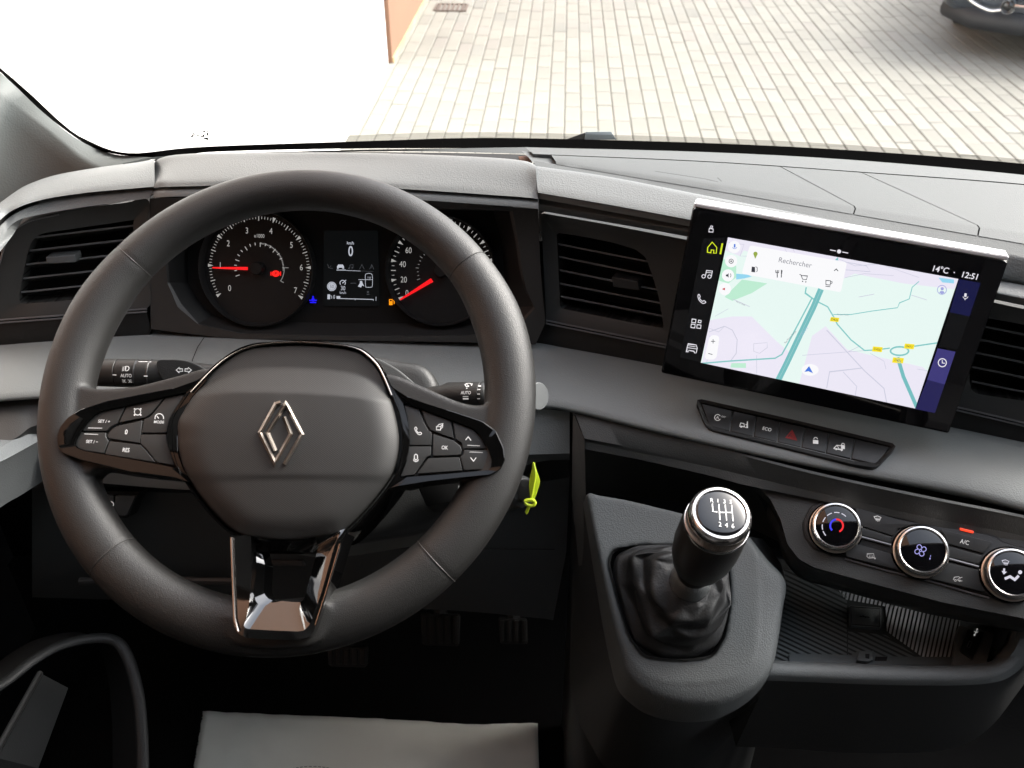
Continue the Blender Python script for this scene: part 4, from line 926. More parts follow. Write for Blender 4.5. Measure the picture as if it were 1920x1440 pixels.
ic.text('14\u00b0C', *Zc(1490, 398), 12.5, .9, .012).text('\u00b7', *Zc(1562, 414), 13, .9, .01).text('12:51', *Zc(1643, 430), 12.5, .9, .012)
ic.build('menu_symbols', 's_wht', ts)['kind'] = 'stuff'
ic = Ico(SC, o4); x, y = Zc(318, 288)
ic.line([(x-9, y-1), (x-.5, y-11), (x+8, y-1), (x+7, y+10), (x+2, y+9.6), (x+2.5, y+4), (x-2.5, y+3.6), (x-3, y+9), (x-9.6, y+8)], 1.6, True).line(zp(Zc, 369, 264, 358, 320), 3.2).build('home_symbol', 's_lime', ts)
ic = Ico(SC, o2); ic.poly(zp(Zc, 1587, 448, 1697, 468, 1640, 640, 1538, 618)).build('side_strip_upper', 's_navyup', ts)
ic = Ico(SC, o2); ic.poly(zp(Zc, 1538, 618, 1640, 640, 1578, 810, 1480, 797)).build('side_strip_middle', 's_dead', ts)
ic = Ico(SC, o2); ic.poly(zp(Zc, 1476, 804, 1568, 822, 1512, 990, 1422, 965)).build('side_strip_tile', 's_navy2', ts)
ic = Ico(SC, o2); ic.poly(zp(Zc, 1422, 965, 1512, 990, 1462, 1137, 1362, 1116)).build('side_strip_base', 's_navy', ts)
ic = Ico(SC, o2); ic.poly(zp(Zc, 270, 240, 385, 232, 258, 876, 150, 850)).build('menu_column', 's_slate', ts)
# ================================================================ switch row under the screen
SWP = Plane3(PZ(1241, 741, -.524), PZ(1775, 860, -.524), PZ(1241, 805, -.537)); SWP.o = SWP.o+SWP.n*.003
sw = thing('switch_row', 'row of seven small dash switches below the touchscreen', 'switch row')
Zs = Z(1280, 720, 4.364)
# sit the row on the trim surface
sw_o = roundpoly(zp(Zs, 125, 118, 900, 290, 1740, 490, 1745, 520, 1600, 670, 1560, 685, 1400, 660, 230, 375, 180, 330, 110, 150), 3)
sw_i = roundpoly(zp(Zs, 150, 150, 900, 315, 1712, 510, 1585, 648, 1400, 630, 245, 352, 205, 315, 145, 165), 2)
frame('switch_surround', sw_o, sw_i, SWP, -.02, .010, .0085, 'rubber', sw, zb=.0)
div = [(0, 0), (415, 210, 388, 375), (608, 262, 580, 420), (795, 310, 775, 465), (1005, 355, 970, 515), (1200, 395, 1173, 568), (1410, 450, 1378, 610)]
tops = lambda x: 150+(x-150)*.2300; 
def topy(x): return 157+(x-150)*(510-150)/(1712-150)
def boty(x): return 352+(x-245)*(648-352)/(1585-245)*1.03
names = ['stop_start_switch', 'tow_switch', 'eco_switch', 'hazard_switch', 'lock_switch', 'cargo_lock_switch', 'blank_switch']
xs = [(150, 215), (412, 385), (606, 577), (797, 773), (1003, 968), (1200, 1170), (1409, 1376), (1705, 1585)]
swb = []
for i in range(7):
    a, b_ = xs[i], xs[i+1]; g = 3
    P_ = [(a[0]+g, topy(a[0]+g)), (b_[0]-g, topy(b_[0]-g)), (b_[1]-g, boty(b_[1]-g)), (a[1]+g, boty(a[1]+g))]
    P_ = [Zs(*p) for p in P_]; swb.append(prism('switch', P_, SWP, -.005, .008, 'button', sw, .0012, 3))
so_ = .0083
def sym(i, name, m, fn): ic = Ico(SWP, so_); fn(ic); return ic.build(name, m, swb[i])
sym(0, 'stop_start_symbol', 'white', lambda c: c.arc(*Zs(286, 274), 5.6, 1.2, 30, 330).text('A', *Zs(286, 274), 6.5, .9).text('OFF', *Zs(334, 268), 3.8, .85))
def f(c):
    x, y = Zs(497, 332); c.line([(x-7, y+3), (x-5, y-3), (x+1, y-2), (x+2, y+4)], 1.3, True).disc(x-4, y+4, 1.8).line([(x+3, y+5), (x+7, y+6), (x+7.5, y-6)], 1.6).line([(x+4, y), (x+7, y)], 1.6)
sym(1, 'tow_symbol', 'white', f)
sym(2, 'eco_text', 'white', lambda c: c.text('ECO', *Zs(690, 368), 7.5, .8))
sym(3, 'hazard_triangle', 'red_print', lambda c: c.line([Zs(893, 385), Zs(928, 455), Zs(848, 435)], 3.2, True).line([Zs(890, 410), Zs(905, 437), Zs(873, 430)], 2, True))
def f(c):
    x, y = Zs(1088, 465); c.poly([(x-5, y-2), (x+5, y-1), (x+5, y+6), (x-5, y+5)]).arc(x, y-3, 3.4, 1.3, 0, 180)
sym(4, 'padlock_symbol', 'white', f)
def f(c):
    x, y = Zs(1283, 515); c.line([(x-11, y+3), (x-5, y-3), (x+6, y-2), (x+6, y+5), (x-10, y+3.5)], 1.5).disc(x-6, y+4, 1.8).disc(x+4, y+6, 1.8).line([(x-4, y-2), (x-1, y+3)], 1.1).poly([(x+3, y-4), (x+10, y-3), (x+10, y+4), (x+3, y+3)]).arc(x+6.5, y-4, 2.8, 1.2, 0, 180)
sym(5, 'van_lock_symbol', 'white', f)
# ================================================================ centre fascia and climate panel
_a, _b = PZ(1562, 987, -.578), PZ(1890, 1073, -.578); CL = Plane(_a, math.degrees(math.atan2(_a.y-_b.y, _b.x-_a.x)), 51)
fa = thing('centre_fascia', 'dark sculpted fascia piece carrying the climate controls under the grey trim', 'fascia')
e0 = T(-.536, 1074, 772, 1200, 800, 1332, 834, 1526, 884, 1750, 932, 1920, 966, 2200, 1030)
e0b = T(-.537, 1078, 776, 1200, 804, 1332, 838, 1526, 889, 1750, 937, 1920, 971, 2200, 1035)
e1 = T(-.551, 1096, 822, 1200, 842, 1332, 868, 1526, 914, 1750, 964, 1920, 997, 2200, 1062)
e1b = T(-.5555, 1098, 828, 1200, 849, 1332, 876, 1526, 922, 1750, 972, 1920, 1005, 2200, 1070)
e2 = T(-.562, 1098, 842, 1200, 862, 1332, 892, 1400, 910, 1526, 936, 1750, 986, 1920, 1020, 2200, 1085)
loft('fascia_under_ridge', [e1b, e2], 'ridgedk2', fa, 80)
loft('fascia_ridge', [[p+Vector((0, .01, -.012)) for p in e0], e0, e0b, e1, e1b, [p+Vector((0, .03, .0)) for p in e1b]], 'ridge', fa, 80, ang=50)
# left cheek
c0 = T(-.536, 1074, 772)+T(-.552, 1096, 822)
obj('fascia_cheek', [PZ(1074, 772, -.536), PZ(1096, 824, -.552), PZ(1098, 924, -.59), PZ(1130, 1060, -.65), PZ(1085, 1060, -.70), PZ(1072, 930, -.62)], [(0, 1, 2, 5), (5, 2, 3, 4)], 'recess', fa)
w0 = T(-.575, 1096, 826, 1200, 846, 1300, 866, 1400, 900); w1 = T(-.66, 1080, 960, 1200, 970, 1330, 990, 1480, 1060); w1 = [p+Vector((0, .03, 0)) for p in w1]
loft('recess_wall', [[p+Vector((0, .03, 0)) for p in w0], w1], 'recess', fa, 30)
# panel body
lb_ = pp(1412, 906, 1443, 934, 1463, 973, 1476, 1020, 1497, 1048, 1526, 1064, 1640, 1096, 1769, 1130, 1920, 1160, 2200, 1225)
body = [(x, y) for x, y in pp(1398, 890, 1526, 921, 1750, 971, 1920, 1004, 2200, 1069)]
prism('climate_body', roundpoly(body+lb_[::-1], 5, 3), CL, -.03, .0, 'ridge', fa, .004, 4)
# the rounded lower return of the body
g0 = [CL.hit(x, y, -.004) for x, y in pp(1440, 945, 1463, 985, 1476, 1022, 1497, 1050, 1526, 1066, 1640, 1098, 1769, 1132, 1920, 1162, 2200, 1227)]
g1 = [p-CL.n*.012-CL.y*.004 for p in g0]; g2 = [p-CL.n*.03-CL.y*.006 for p in g0]; g3 = [p-CL.n*.10-CL.y*.0 for p in g0]
loft('climate_underside', [g0, g1, g2, g3], 'dark', fa, 60, sub=2)
ck = thing('climate_controls', 'climate control panel with three chrome ringed rotary knobs', 'climate controls')
Zk = Z(1480, 900, 3.789)
# raised plinth with a dark groove round it
pl_o = roundpoly(zp(Zk, 90, 300, 150, 180, 260, 135, 400, 160, 450, 138, 900, 250, 1480, 400, 1510, 430, 1600, 460, 1700, 480, 1760, 560, 1780, 700, 1720, 840, 1640, 880, 1540, 880, 1420, 830, 1300, 800, 700, 640, 380, 545, 300, 540, 170, 490, 100, 400), 6)
prism('panel_groove', pl_o, CL, -.004, .0012, 'rubber', ck, .0006)
pl_i = [(x+(1740-x)*.004, y) for x, y in pl_o]
pl_i = roundpoly(zp(Zk, 100, 300, 160, 190, 260, 146, 400, 170, 455, 150, 900, 262, 1470, 410, 1500, 440, 1600, 470, 1690, 490, 1745, 560, 1765, 700, 1705, 830, 1630, 868, 1545, 868, 1420, 818, 1300, 788, 700, 628, 385, 532, 300, 528, 180, 480, 110, 390), 6)
prism('panel_plate', pl_i, CL, 0, .0024, 'ridgedk', ck, .0008)
def btn(name, pts, z=.0048, m='button'): return prism(name, roundpoly(zp(Zk, *pts), 2.2), CL, .001, z, m, ck, .0012, 3)
b1 = btn('climate_button', (468, 195, 845, 300, 900, 312, 770, 345, 735, 395, 505, 322))
b2 = btn('climate_button', (510, 335, 730, 404, 722, 450, 512, 392))
b3 = btn('climate_button', (400, 505, 440, 470, 480, 455, 722, 525, 740, 580, 775, 635, 720, 625, 410, 545))
b4 = btn('climate_button', (1075, 350, 1440, 440, 1430, 462, 1380, 520, 1125, 450, 1110, 400))
b5 = btn('climate_button', (1130, 470, 1368, 536, 1350, 600, 1134, 548))
b6 = btn('climate_button', (1095, 625, 1120, 585, 1345, 640, 1350, 720, 1385, 790, 1340, 785, 990, 695))
for L_ in ((512, 405, 722, 462), (1135, 560, 1345, 617)): tube('silver_blade', [CL.hit(*Zk(L_[0], L_[1]), .0045), CL.hit(*Zk(L_[2], L_[3]), .0045)], .0011, 'silverdk', ck, 8)
for L_ in ((430, 560, 560, 600), (280, 570, 440, 612), (1010, 708, 1200, 758), (905, 740, 1140, 806)): pass
tube('lower_highlight_lip', [CL.hit(*Zk(x, y), .0015) for x, y in ((395, 560), (700, 646), (1000, 718), (1300, 806), (1420, 838))], .0008, 'silverdk', ck, 6)
ks = .0050
def f(c, x, y): c.line([(x-6.5, y-4), (x, y-5.5), (x+6.5, y-2.5), (x+4, y+2), (x-4, y+.5)], 1.2, True).line([(x-2, y-2), (x-2.5, y+4)], 1).line([(x+.6, y-2), (x+.2, y+5)], 1).line([(x+3, y-1.5), (x+2.6, y+5)], 1)
ic = Ico(CL, ks); f(ic, *Zk(627, 276)); ic.build('demist_symbol', 'white', b1)
ic = Ico(CL, ks); x, y = Zk(580, 540); ic.line([(x-7, y-4), (x+5, y-4.5), (x+6, y+3), (x-4, y+4), (x-7.5, y+1)], 1.2, True).line([(x-3, y-1), (x-3, y+3)], .9).line([(x, y-1), (x, y+3)], .9).line([(x+3, y-1), (x+3, y+3)], .9).disc(x+7.5, y+4.5, 1.5); ic.build('mirror_heat_symbol', 'greyp', b3)
ic = Ico(CL, ks); ic.text('A/C', *Zk(1246, 440), 9, .8, .005); ic.build('air_con_text', 'white', b4)
prism('air_con_lamp', roundpoly(zp(Zk, 1210, 338, 1310, 362, 1308, 378, 1214, 355), 1.2), CL, .002, .0036, 'led', ck, .0004)
ic = Ico(CL, ks); x, y = Zk(1195, 702); ic.line([(x-8, y+2), (x-6, y-3), (x+2, y-4), (x+6, y-1)], 1.2).arc(x-4, y+3, 1.8, 1).line([(x+9, y-3), (x+3, y-1), (x, y+2), (x+4, y+4), (x+9, y+4)], 1.2).arc(x+4, y+3.5, 1.5, 1); ic.build('recirculation_symbol', 'greyp', b6)
knobs = [(Zk(336, 325), 42, 'temperature knob'), (Zk(950, 497), 44.5, 'fan'), (Zk(1592, 660), 46, 'air')]
for (kx, ky), rr, nm in knobs:
    hk = .016; m = CL.mpp(kx, ky); c = CL.hit(kx, ky, hk); base = c-CL.n*hk; R_ = rr*m*1.1
    kb = lathe('rotary_knob', base, CL.n, [(R_*1.06, .0), (R_*1.07, .003), (R_*1.07, .0045), (R_*1.03, .005), (R_*1.03, .011), (R_*1.0, .0125)], 'knurl', ck, 64, knurl=(3, 4, 90, .0005))
    lathe('knob_ring', base, CL.n, [(R_*1.005, .012), (R_*1.0, .0145), (R_*.96, .0162), (R_*.90, .0166), (R_*.855, .0158), (R_*.84, .0145)], 'chrome', kb, 64)
    lathe('knob_face', base, CL.n, [(R_*.85, .012), (R_*.85, .0150), (R_*.82, .0153), (.0001, .0153)], 'glassface', kb, 64)
    lathe('knob_base', base, CL.n, [(R_*1.14, .0), (R_*1.14, .0032), (R_*1.08, .0045)], 'gloss', kb, 64)
    ic = Ico(CL, .0157)
    if nm[0] == 't':
        ic.arc(kx, ky, 12, 3.4, 95, 225, None, 16).build('cold_arc', 'knobblue', kb)
        ic = Ico(CL, .0157); ic.arc(kx, ky, 12, 3.4, -65, 95, None, 16).build('warm_arc', 'knobred', kb)
        ic = Ico(CL, .0157)
        for a in (45, 76, 108, 140, 172, 200): ic.arc(kx-1, ky+1, 26, 1.8, a, a+22, None, 4)
        ic.build('temperature_dashes', 'knobwhite', kb)
    elif nm[0] == 'f':
        kx2, ky2 = Zk(932, 500)
        for a in (20, 110, 200, 290):
            t = math.radians(a); cx, cy2 = kx2+6.8*math.cos(t), ky2-6.8*math.sin(t); ic.arc(cx, cy2, 4.3, 1.5, a-130, a+150, None, 12)
        ic.arc(kx2, ky2, 2.2, 1.6).build('fan_symbol', 'knobviolet', kb)
        ic = Ico(CL, .0157); ic.line([Zk(1001, 552), Zk(998, 565)], 2).line([Zk(1004, 535), Zk(1003, 545)], 1.2).build('fan_level_mark', 'knobviolet', kb)
    else:
        x, y = Zk(1536, 588); f(ic, x, y)
        ic.line([Zk(1527, 628), Zk(1525, 650)], 3.6).poly([Zk(1508, 645), Zk(1546, 652), Zk(1524, 672)]).disc(*Zk(1640, 655), 3.8)
        ic.line([Zk(1530, 702), Zk(1568, 686), Zk(1602, 708), Zk(1630, 680)], 5).build('air_flow_symbol', 'knobwhite', kb)
# ================================================================ gear console
GC = Plane(PZ(1250, 1150, -.64), 8, 50)
gc = thing('gear_console', 'dark grey sloping console housing the gear lever', 'console')
top_ = pp(1101, 924, 1180, 938, 1270, 960, 1330, 975, 1395, 1000, 1420, 1040, 1424, 1085, 1423, 1150, 1421, 1205, 1412, 1240, 1395, 1262, 1375, 1274, 1330, 1280, 1273, 1282, 1235, 1278, 1208, 1266, 1188, 1245, 1170, 1210, 1150, 1150, 1125, 1040)
oo = [GC.hit(x, y, 0) for x, y in top_]
hole = roundpoly(pp(1147, 1030, 1200, 1021, 1290, 1022, 1365, 1042, 1370, 1090, 1370, 1140, 1360, 1195, 1338, 1232, 1300, 1238, 1255, 1238, 1208, 1232, 1180, 1196, 1158, 1125, 1140, 1055), 10, 4)
ct = frame('console_top', roundpoly(top_, 8, 3), hole, GC, -.008, 0, 0, 'console', None, zb=-.008, n=160, lip=0, solid=True)
mid2 = [GC.hit(x, y, -.010) for x, y in pp(1097, 928, 1120, 1045, 1143, 1155, 1160, 1220, 1176, 1270, 1204, 1296, 1240, 1312, 1290, 1322, 1345, 1322, 1390, 1306, 1425, 1282, 1447, 1250, 1458, 1200, 1466, 1140, 1472, 1088, 1440, 1050, 1405, 1005)]
edg = pp(1101, 924, 1125, 1040, 1150, 1150, 1168, 1208, 1187, 1247, 1210, 1268, 1240, 1280, 1290, 1283, 1340, 1281, 1378, 1274, 1397, 1262, 1413, 1241, 1421, 1205, 1424, 1150, 1425, 1085, 1420, 1045, 1396, 1003)
e_0 = [GC.hit(x, y, -.0003) for x, y in edg]
e_0 = [p-GC.n*.0005 for p in e_0]; e_1 = [a.lerp(b, .5)+GC.n*.0022 for a, b in zip(e_0, mid2)]
low = [PZ(x, y, z_) for x, y, z_ in [(1074, 936, -.66), (1074, 1060, -.74), (1070, 1180, -.80), (1072, 1270, -.84), (1084, 1348, -.88), (1110, 1400, -.90), (1137, 1440, -.92), (1200, 1460, -.92), (1270, 1450, -.92), (1330, 1420, -.92), (1380, 1370, -.90), (1420, 1320, -.86), (1450, 1260, -.82), (1470, 1180, -.78), (1478, 1110, -.74), (1465, 1060, -.68), (1430, 1010, -.62)]]
under = [a.lerp(b, .12)-Vector((0, 0, .006)) for a, b in zip(mid2, low)]
cb_ = loft('console_body', [e_0, e_1, mid2, under, [a.lerp(b, .16)-Vector((0, -.004, .010)) for a, b in zip(mid2, low)]], 'console', None, 120, sub=3, ang=60, thick=.006)
loft('console_lower', [[p+Vector((0, .004, .002)) for p in under], low], 'consdk', gc, 120)  # lower front in a darker tone of the console plastic
fuse('console_shell', [ct, cb_], .0018, 8, 'console', gc)
low2 = [Vector((p.x, p.y, HC-1.05)) for p in low]; loft('console_foot', [low, low2], 'dark', gc, 120)
# ================================================================ storage tray
TR = Plane(PZ(1600, 1200, -.705), 18, 78)
tr = thing('storage_tray', 'open storage tray with ribbed rubber mat below the climate controls', 'storage tray')
Zt = Z(1480, 900, 3.789)
prism('tray_floor', pp(1400, 1040, 1560, 1060, 1900, 1130, 1990, 1200, 1900, 1270, 1430, 1262), TR, -.01, 0, 'tray_d', tr, 0)
# ribs as geometry
def ribs(name, poly, p0, step, d, n, m, w, h=.0016):
    bm = bmesh.new()
    if sum(poly[i-1][0]*poly[i][1]-poly[i][0]*poly[i-1][1] for i in range(len(poly))) < 0: poly = poly[::-1]
    for i in range(n):
        a = (p0[0]+step[0]*i, p0[1]+step[1]*i); b_ = (a[0]+d[0], a[1]+d[1]); u = Vector((-d[1], d[0])).normalized()*w/2
        q = clip([(a[0]-u.x, a[1]-u.y), (b_[0]-u.x, b_[1]-u.y), (b_[0]+u.x, b_[1]+u.y), (a[0]+u.x, a[1]+u.y)], poly)
        if len(q) < 3: continue
        bot = [bm.verts.new(TR.hit(x, y, .0)) for x, y in q]
        cx, cy_ = sum(x for x, y in q)/len(q), sum(y for x, y in q)/len(q); top2 = [bm.verts.new(TR.hit(x, y, h)) for x, y in q]
        bm.faces.new(top2)
        for k_ in range(len(q)): bm.faces.new((bot[k_], bot[(k_+1) % len(q)], top2[(k_+1) % len(q)], top2[k_]))
    o = bmo(name, bm, m, tr, False); o['kind'] = 'stuff'; return o
ribs('mat_ribs', [(1660, 1132), (1800, 1162), (1800, 1242), (1738, 1238), (1663, 1184)], (1640, 1100), (7.6, 1.8), (-42, 190), 34, 'tray_glint', 4.4)
ribs('mat_ribs', [(1540, 1060), (1700, 1095), (1690, 1142), (1585, 1124)], (1540, 1050), (7.6, 1.8), (-42, 190), 34, 'tray_glint', 4.4)
ribs('mat_ribs', [(1440, 1060), (1588, 1092), (1588, 1240), (1440, 1240)], (1380, 940), (0, 9), (400, 190), 40, 'tray_c', 4.6, .0016)
ribs('mat_ribs', [(1590, 1184), (1660, 1190), (1733, 1240), (1590, 1240)], (1380, 940), (0, 9), (400, 190), 40, 'tray_c', 4.6, .0016)
sw1 = [PZ(1893, 1205, -.668), PZ(1905, 1160, -.655), PZ(1918, 1110, -.645), PZ(2000, 1080, -.63)]
loft('tray_side', [[p+Vector((-.004, 0, -.001)) for p in sw1], [p+Vector((-.01, .03, -.10)) for p in sw1]], 'dark', tr, 20)
loft('tray_side', [[PZ(1880, 1180, -.66), PZ(2050, 1180, -.66)], [PZ(1860, 1040, -.62)+Vector((0, .15, 0)), PZ(2100, 1040, -.62)+Vector((0, .15, 0))]], 'black', tr, 6)
sq = prism('socket_lid', roundpoly(zp(Zt, 425, 890, 655, 905, 650, 1050, 430, 1035), 3), TR, 0, .004, 'tray', tr, .0008)
Ico(TR, .0043).line(zp(Zt, 435, 900, 645, 914, 640, 1040, 445, 1025), 1, True).line(zp(Zt, 500, 968, 570, 975), 1.6).line(zp(Zt, 520, 960, 545, 980), 1.2).build('socket_symbol', 'rubber', sq)
prism('tray_step', zp(Zt, 0, 1230, 440, 1240, 480, 1215, 600, 1210, 620, 1250, 1170, 1255, 1160, 1320, 0, 1300), TR, 0, .006, 'tray', tr, .001)
prism('tray_clip', roundpoly(zp(Zt, 500, 1215, 585, 1212, 600, 1270, 560, 1290, 480, 1280), 2), TR, .004, .011, 'tray', tr, .001)
Ico(TR, .0113).poly(zp(Zt, 540, 1235, 570, 1235, 568, 1270, 540, 1265)).build('clip_slot', 'black', tr)
Ico(TR, .0065).poly(zp(Zt, 612, 1255, 698, 1255, 690, 1285, 605, 1285)).build('tray_slot', 'black', tr)
# side wall with the usb port
UW = Plane3(TR.hit(1795, 1170, 0), TR.hit(1850, 1185, .03), TR.hit(1765, 1245, 0))
prism('usb_panel', roundpoly(zp(Zt, 1205, 1030, 1340, 1050, 1460, 1090, 1400, 1300, 1300, 1325, 1160, 1315), 4), TR, 0, .012, 'console', tr, .003)
up = prism('usb_plate', roundpoly(zp(Zt, 1265, 1060, 1388, 1080, 1300, 1275, 1212, 1215), 3), TR, .012, .0135, 'button', tr, .0006)
Ico(TR, .0138).line(zp(Zt, 1290, 1145, 1270, 1190), 7).build('usb_port', 'silverdk', up); Ico(TR, .0140).line(zp(Zt, 1288, 1150, 1272, 1186), 3).build('usb_slot', 'black', up)
x, y = Zt(1327, 1082); Ico(TR, .0138).line([(x-3, y+5), (x+2, y-5)], 1.2).disc(x-3, y+5, 1.8).poly([(x, y-5), (x+4, y-5), (x+2, y-8)]).line([(x-1, y+1), (x+4, y-1)], 1.1).line([(x, y), (x-4, y-2)], 1.1).build('usb_symbol', 'white', up)
# lip and front face
q0 = [PZ(x, y, z_) for x, y, z_ in [(1440, 1238, -.684), (1520, 1241, -.684), (1650, 1246, -.683), (1780, 1248, -.682), (1845, 1243, -.680), (1878, 1228, -.676), (1893, 1205, -.668), (1905, 1160, -.655), (1918, 1110, -.645)]]
q1 = [PZ(x, y, z_) for x, y, z_ in [(1440, 1246, -.680), (1520, 1249, -.680), (1650, 1254, -.679), (1785, 1256, -.678), (1855, 1250, -.676), (1890, 1233, -.672), (1908, 1208, -.664), (1922, 1162, -.651), (1938, 1110, -.641)]]
q2 = [PZ(x, y, z_) for x, y, z_ in [(1440, 1264, -.684), (1520, 1268, -.684), (1650, 1273, -.683), (1795, 1274, -.682), (1868, 1266, -.680), (1906, 1244, -.676), (1928, 1212, -.668), (1946, 1165, -.655), (1965, 1110, -.645)]]
q3 = [PZ(x, y, z_) for x, y, z_ in [(1438, 1276, -.694), (1520, 1279, -.694), (1650, 1284, -.693), (1800, 1285, -.692), (1875, 1277, -.690), (1915, 1252, -.686), (1940, 1217, -.678), (1960, 1168, -.665), (1980, 1110, -.655)]]
q4 = [PZ(x, y, z_) for x, y, z_ in [(1380, 1400, -.80), (1480, 1404, -.80), (1600, 1412, -.80), (1740, 1410, -.80), (1810, 1395, -.80), (1860, 1360, -.79), (1900, 1310, -.78), (1950, 1240, -.76), (2000, 1160, -.74)]]
qi = [p+Vector((0, .01, -.03)) for p in q0]
q1b = [a.lerp(b, .85) for a, b in zip(q1, q2)]; q2b = [a.lerp(b, .25) for a, b in zip(q2, q3)]
loft('tray_lip', [qi, q0, q1, q1b, q2b, q3], 'console', tr, 80, sub=1, ang=75)
loft('tray_front', [q3, q4, [p+Vector((0, .15, -.02)) for p in q4]], 'dark', tr, 80, ang=60)
bk = T(-.63, 1380, 1000, 1600, 1040, 1900, 1110, 2100, 1160); bk = [p+Vector((0, .12, 0)) for p in bk]
loft('tray_back', [bk, [p-Vector((0, 0, .12)) for p in bk]], 'black', tr, 20)
# ================================================================ steering wheel
_c = PD(535.97, 745.3, .7202)
WP = Plane(_c, 4.5, 50)
wheel = thing('steering_wheel', 'leather steering wheel with piano black spokes and a diamond emblem', 'steering wheel')
RM = .172
def wpt(a, r, h): return WP.o+WP.x*math.cos(a)*r+WP.y*math.sin(a)*r+WP.n*h
def ang_of(px, py):
    q = WP.hit(px, py, 0)-WP.o; return math.atan2(q.dot(WP.y), q.dot(WP.x))
seams = [ang_of(235, 475), ang_of(867, 508), ang_of(205, 1053), ang_of(847, 1084)]
n = 720; k = 28; V = []; Fc = []
for i in range(n):
    a = 2*math.pi*i/n
    d = min(abs((a-s+math.pi) % (2*math.pi)-math.pi) for s in seams)
    dip = 1-.045*math.exp(-(d/.0065)**2)
    lower = .5-.5*math.sin(a)                      # 0 at the top, 1 at the bottom
    grip = math.exp(-((abs(math.cos(a))-.93)/.10)**2)*min(1, max(0, (math.sin(a)+.5)/.7))
    A_r = (.0192+.0012*lower+.0016*grip)*dip; B_h = (.0172+.001*grip)*dip
    for j in range(k):
        t = 2*math.pi*j/k; cx, sx = math.cos(t), math.sin(t)
        V.append(wpt(a, RM+.0030*(1-lower)**2+(A_r-.0030*(1-lower)**2)*cx*(1+.05*abs(sx)), B_h*sx))
for i in range(n):
    for j in range(k): Fc.append((i*k+j, i*k+(j+1) % k, ((i+1) % n)*k+(j+1) % k, ((i+1) % n)*k+j))
me = bpy.data.meshes.new('rim'); me.from_pydata([tuple(v) for v in V], [], Fc); me.update(); me.shade_smooth()
rim0 = link('rim', me, None, None)
for s in seams:
    sl2 = .5-.5*math.sin(s); dr = .003*(1-sl2)**2
    pts = [wpt(s, RM+dr+(.0193+.0012*sl2-dr)*math.cos(t), .0173*math.sin(t)) for t in [2*math.pi*j/40 for j in range(41)]]
    tube('seam', pts, .00035, 'seam', wheel, 6, cap=False)
M_ = None
# leather arms of the side spokes
def puff(name, pts, z0, z1, m, bev, par=wheel, seg=5): return prism(name, pts, WP, z0, z1, m, par, bev, seg, ang=70)
larm = smooth_poly(pp(112, 760, 128, 715, 152, 722, 183, 728, 225, 726, 262, 721, 330, 704, 392, 690, 420, 720, 380, 800, 360, 890, 300, 893, 230, 885, 185, 878, 165, 890, 130, 880, 112, 830), 120)
rarm = smooth_poly(pp(965, 780, 955, 735, 935, 725, 915, 752, 890, 758, 850, 748, 790, 722, 730, 700, 700, 715, 720, 800, 745, 905, 800, 903, 880, 896, 915, 892, 940, 905, 960, 885, 968, 840), 120)
pr1 = puff('spoke_cover', larm, -.010, .0125, None, .012, None); pr2 = puff('spoke_cover', rarm, -.010, .0125, None, .012, None)
# piano black surrounds of the key groups
Z5 = Z(120, 730, 7.68); Z6 = Z(700, 730, 7.2); Z3 = Z(330, 620, 3.511); Z4 = Z(400, 980, 5.54)
lo = pp(109, 838, 107, 820, 112, 802, 126, 784, 150, 768, 200, 752, 260, 740, 330, 727, 372, 712, 398, 694, 386, 716, 362, 742, 342, 780, 333, 815, 334, 850, 344, 880, 362, 905, 352, 904, 330, 896, 240, 884, 150, 862, 118, 850)
li = zp(Z5, 140, 800, 160, 720, 240, 600, 330, 470, 430, 372, 540, 308, 880, 238, 1440, 108, 1770, 40, 1700, 150, 1560, 360, 1490, 540, 1480, 700, 1500, 830, 1600, 1080, 1640, 1140, 1300, 1070, 700, 960, 300, 890, 190, 850)
frame('switch_surround', roundpoly(lo, 4, 3), roundpoly(li, 2, 2), WP, -.002, .0192, .0186, 'gloss', wheel, zb=.008, n=200)
ro = pp(716, 700, 730, 722, 760, 742, 800, 757, 850, 772, 905, 790, 930, 808, 944, 838, 947, 862, 938, 880, 920, 890, 860, 896, 800, 903, 745, 912, 724, 918, 744, 885, 756, 850, 757, 810, 748, 770, 736, 742)
ri = zp(Z6, 395, 180, 640, 262, 1070, 420, 1350, 530, 1450, 630, 1545, 800, 1600, 960, 1580, 1070, 1520, 1095, 900, 1150, 340, 1195, 400, 1040, 470, 860, 490, 700, 470, 480, 440, 330)
frame('switch_surround', roundpoly(ro, 4, 3), roundpoly(ri, 2, 2), WP, -.002, .0192, .0186, 'gloss', wheel, zb=.008, n=200)
WB = .0162
prism('key_bed', li, WP, .004, .0115, 'black', wheel, 0); prism('key_bed', ri, WP, .004, .0115, 'black', wheel, 0)
def key(zf, pts, nm='key'):
    P_ = zp(zf, *pts); cx = sum(p[0] for p in P_)/len(P_); cy_ = sum(p[1] for p in P_)/len(P_)
    P_ = [(x+(cx-x)*.012, y+(cy_-y)*.012) for x, y in P_]
    return prism(nm, roundpoly(P_, 1.2, 2), WP, .010, WB, 'button', wheel, .0012, 3)
K1 = key(Z5, (255, 600, 300, 520, 380, 430, 470, 360, 560, 320, 880, 250, 765, 490, 680, 530, 615, 600))
K2 = key(Z5, (905, 240, 1445, 120, 1250, 350, 1180, 400, 790, 478))
K3 = key(Z5, (1465, 118, 1750, 60, 1600, 280, 1510, 450, 1475, 625, 1112, 625, 1150, 432, 1230, 400, 1290, 340))
K4 = key(Z5, (640, 640, 690, 570, 760, 530, 1130, 445, 1095, 775, 650, 710, 618, 680))
K5 = key(Z5, (240, 618, 606, 622, 600, 670, 625, 720, 645, 740, 575, 925, 300, 885, 210, 855, 165, 810, 175, 740))
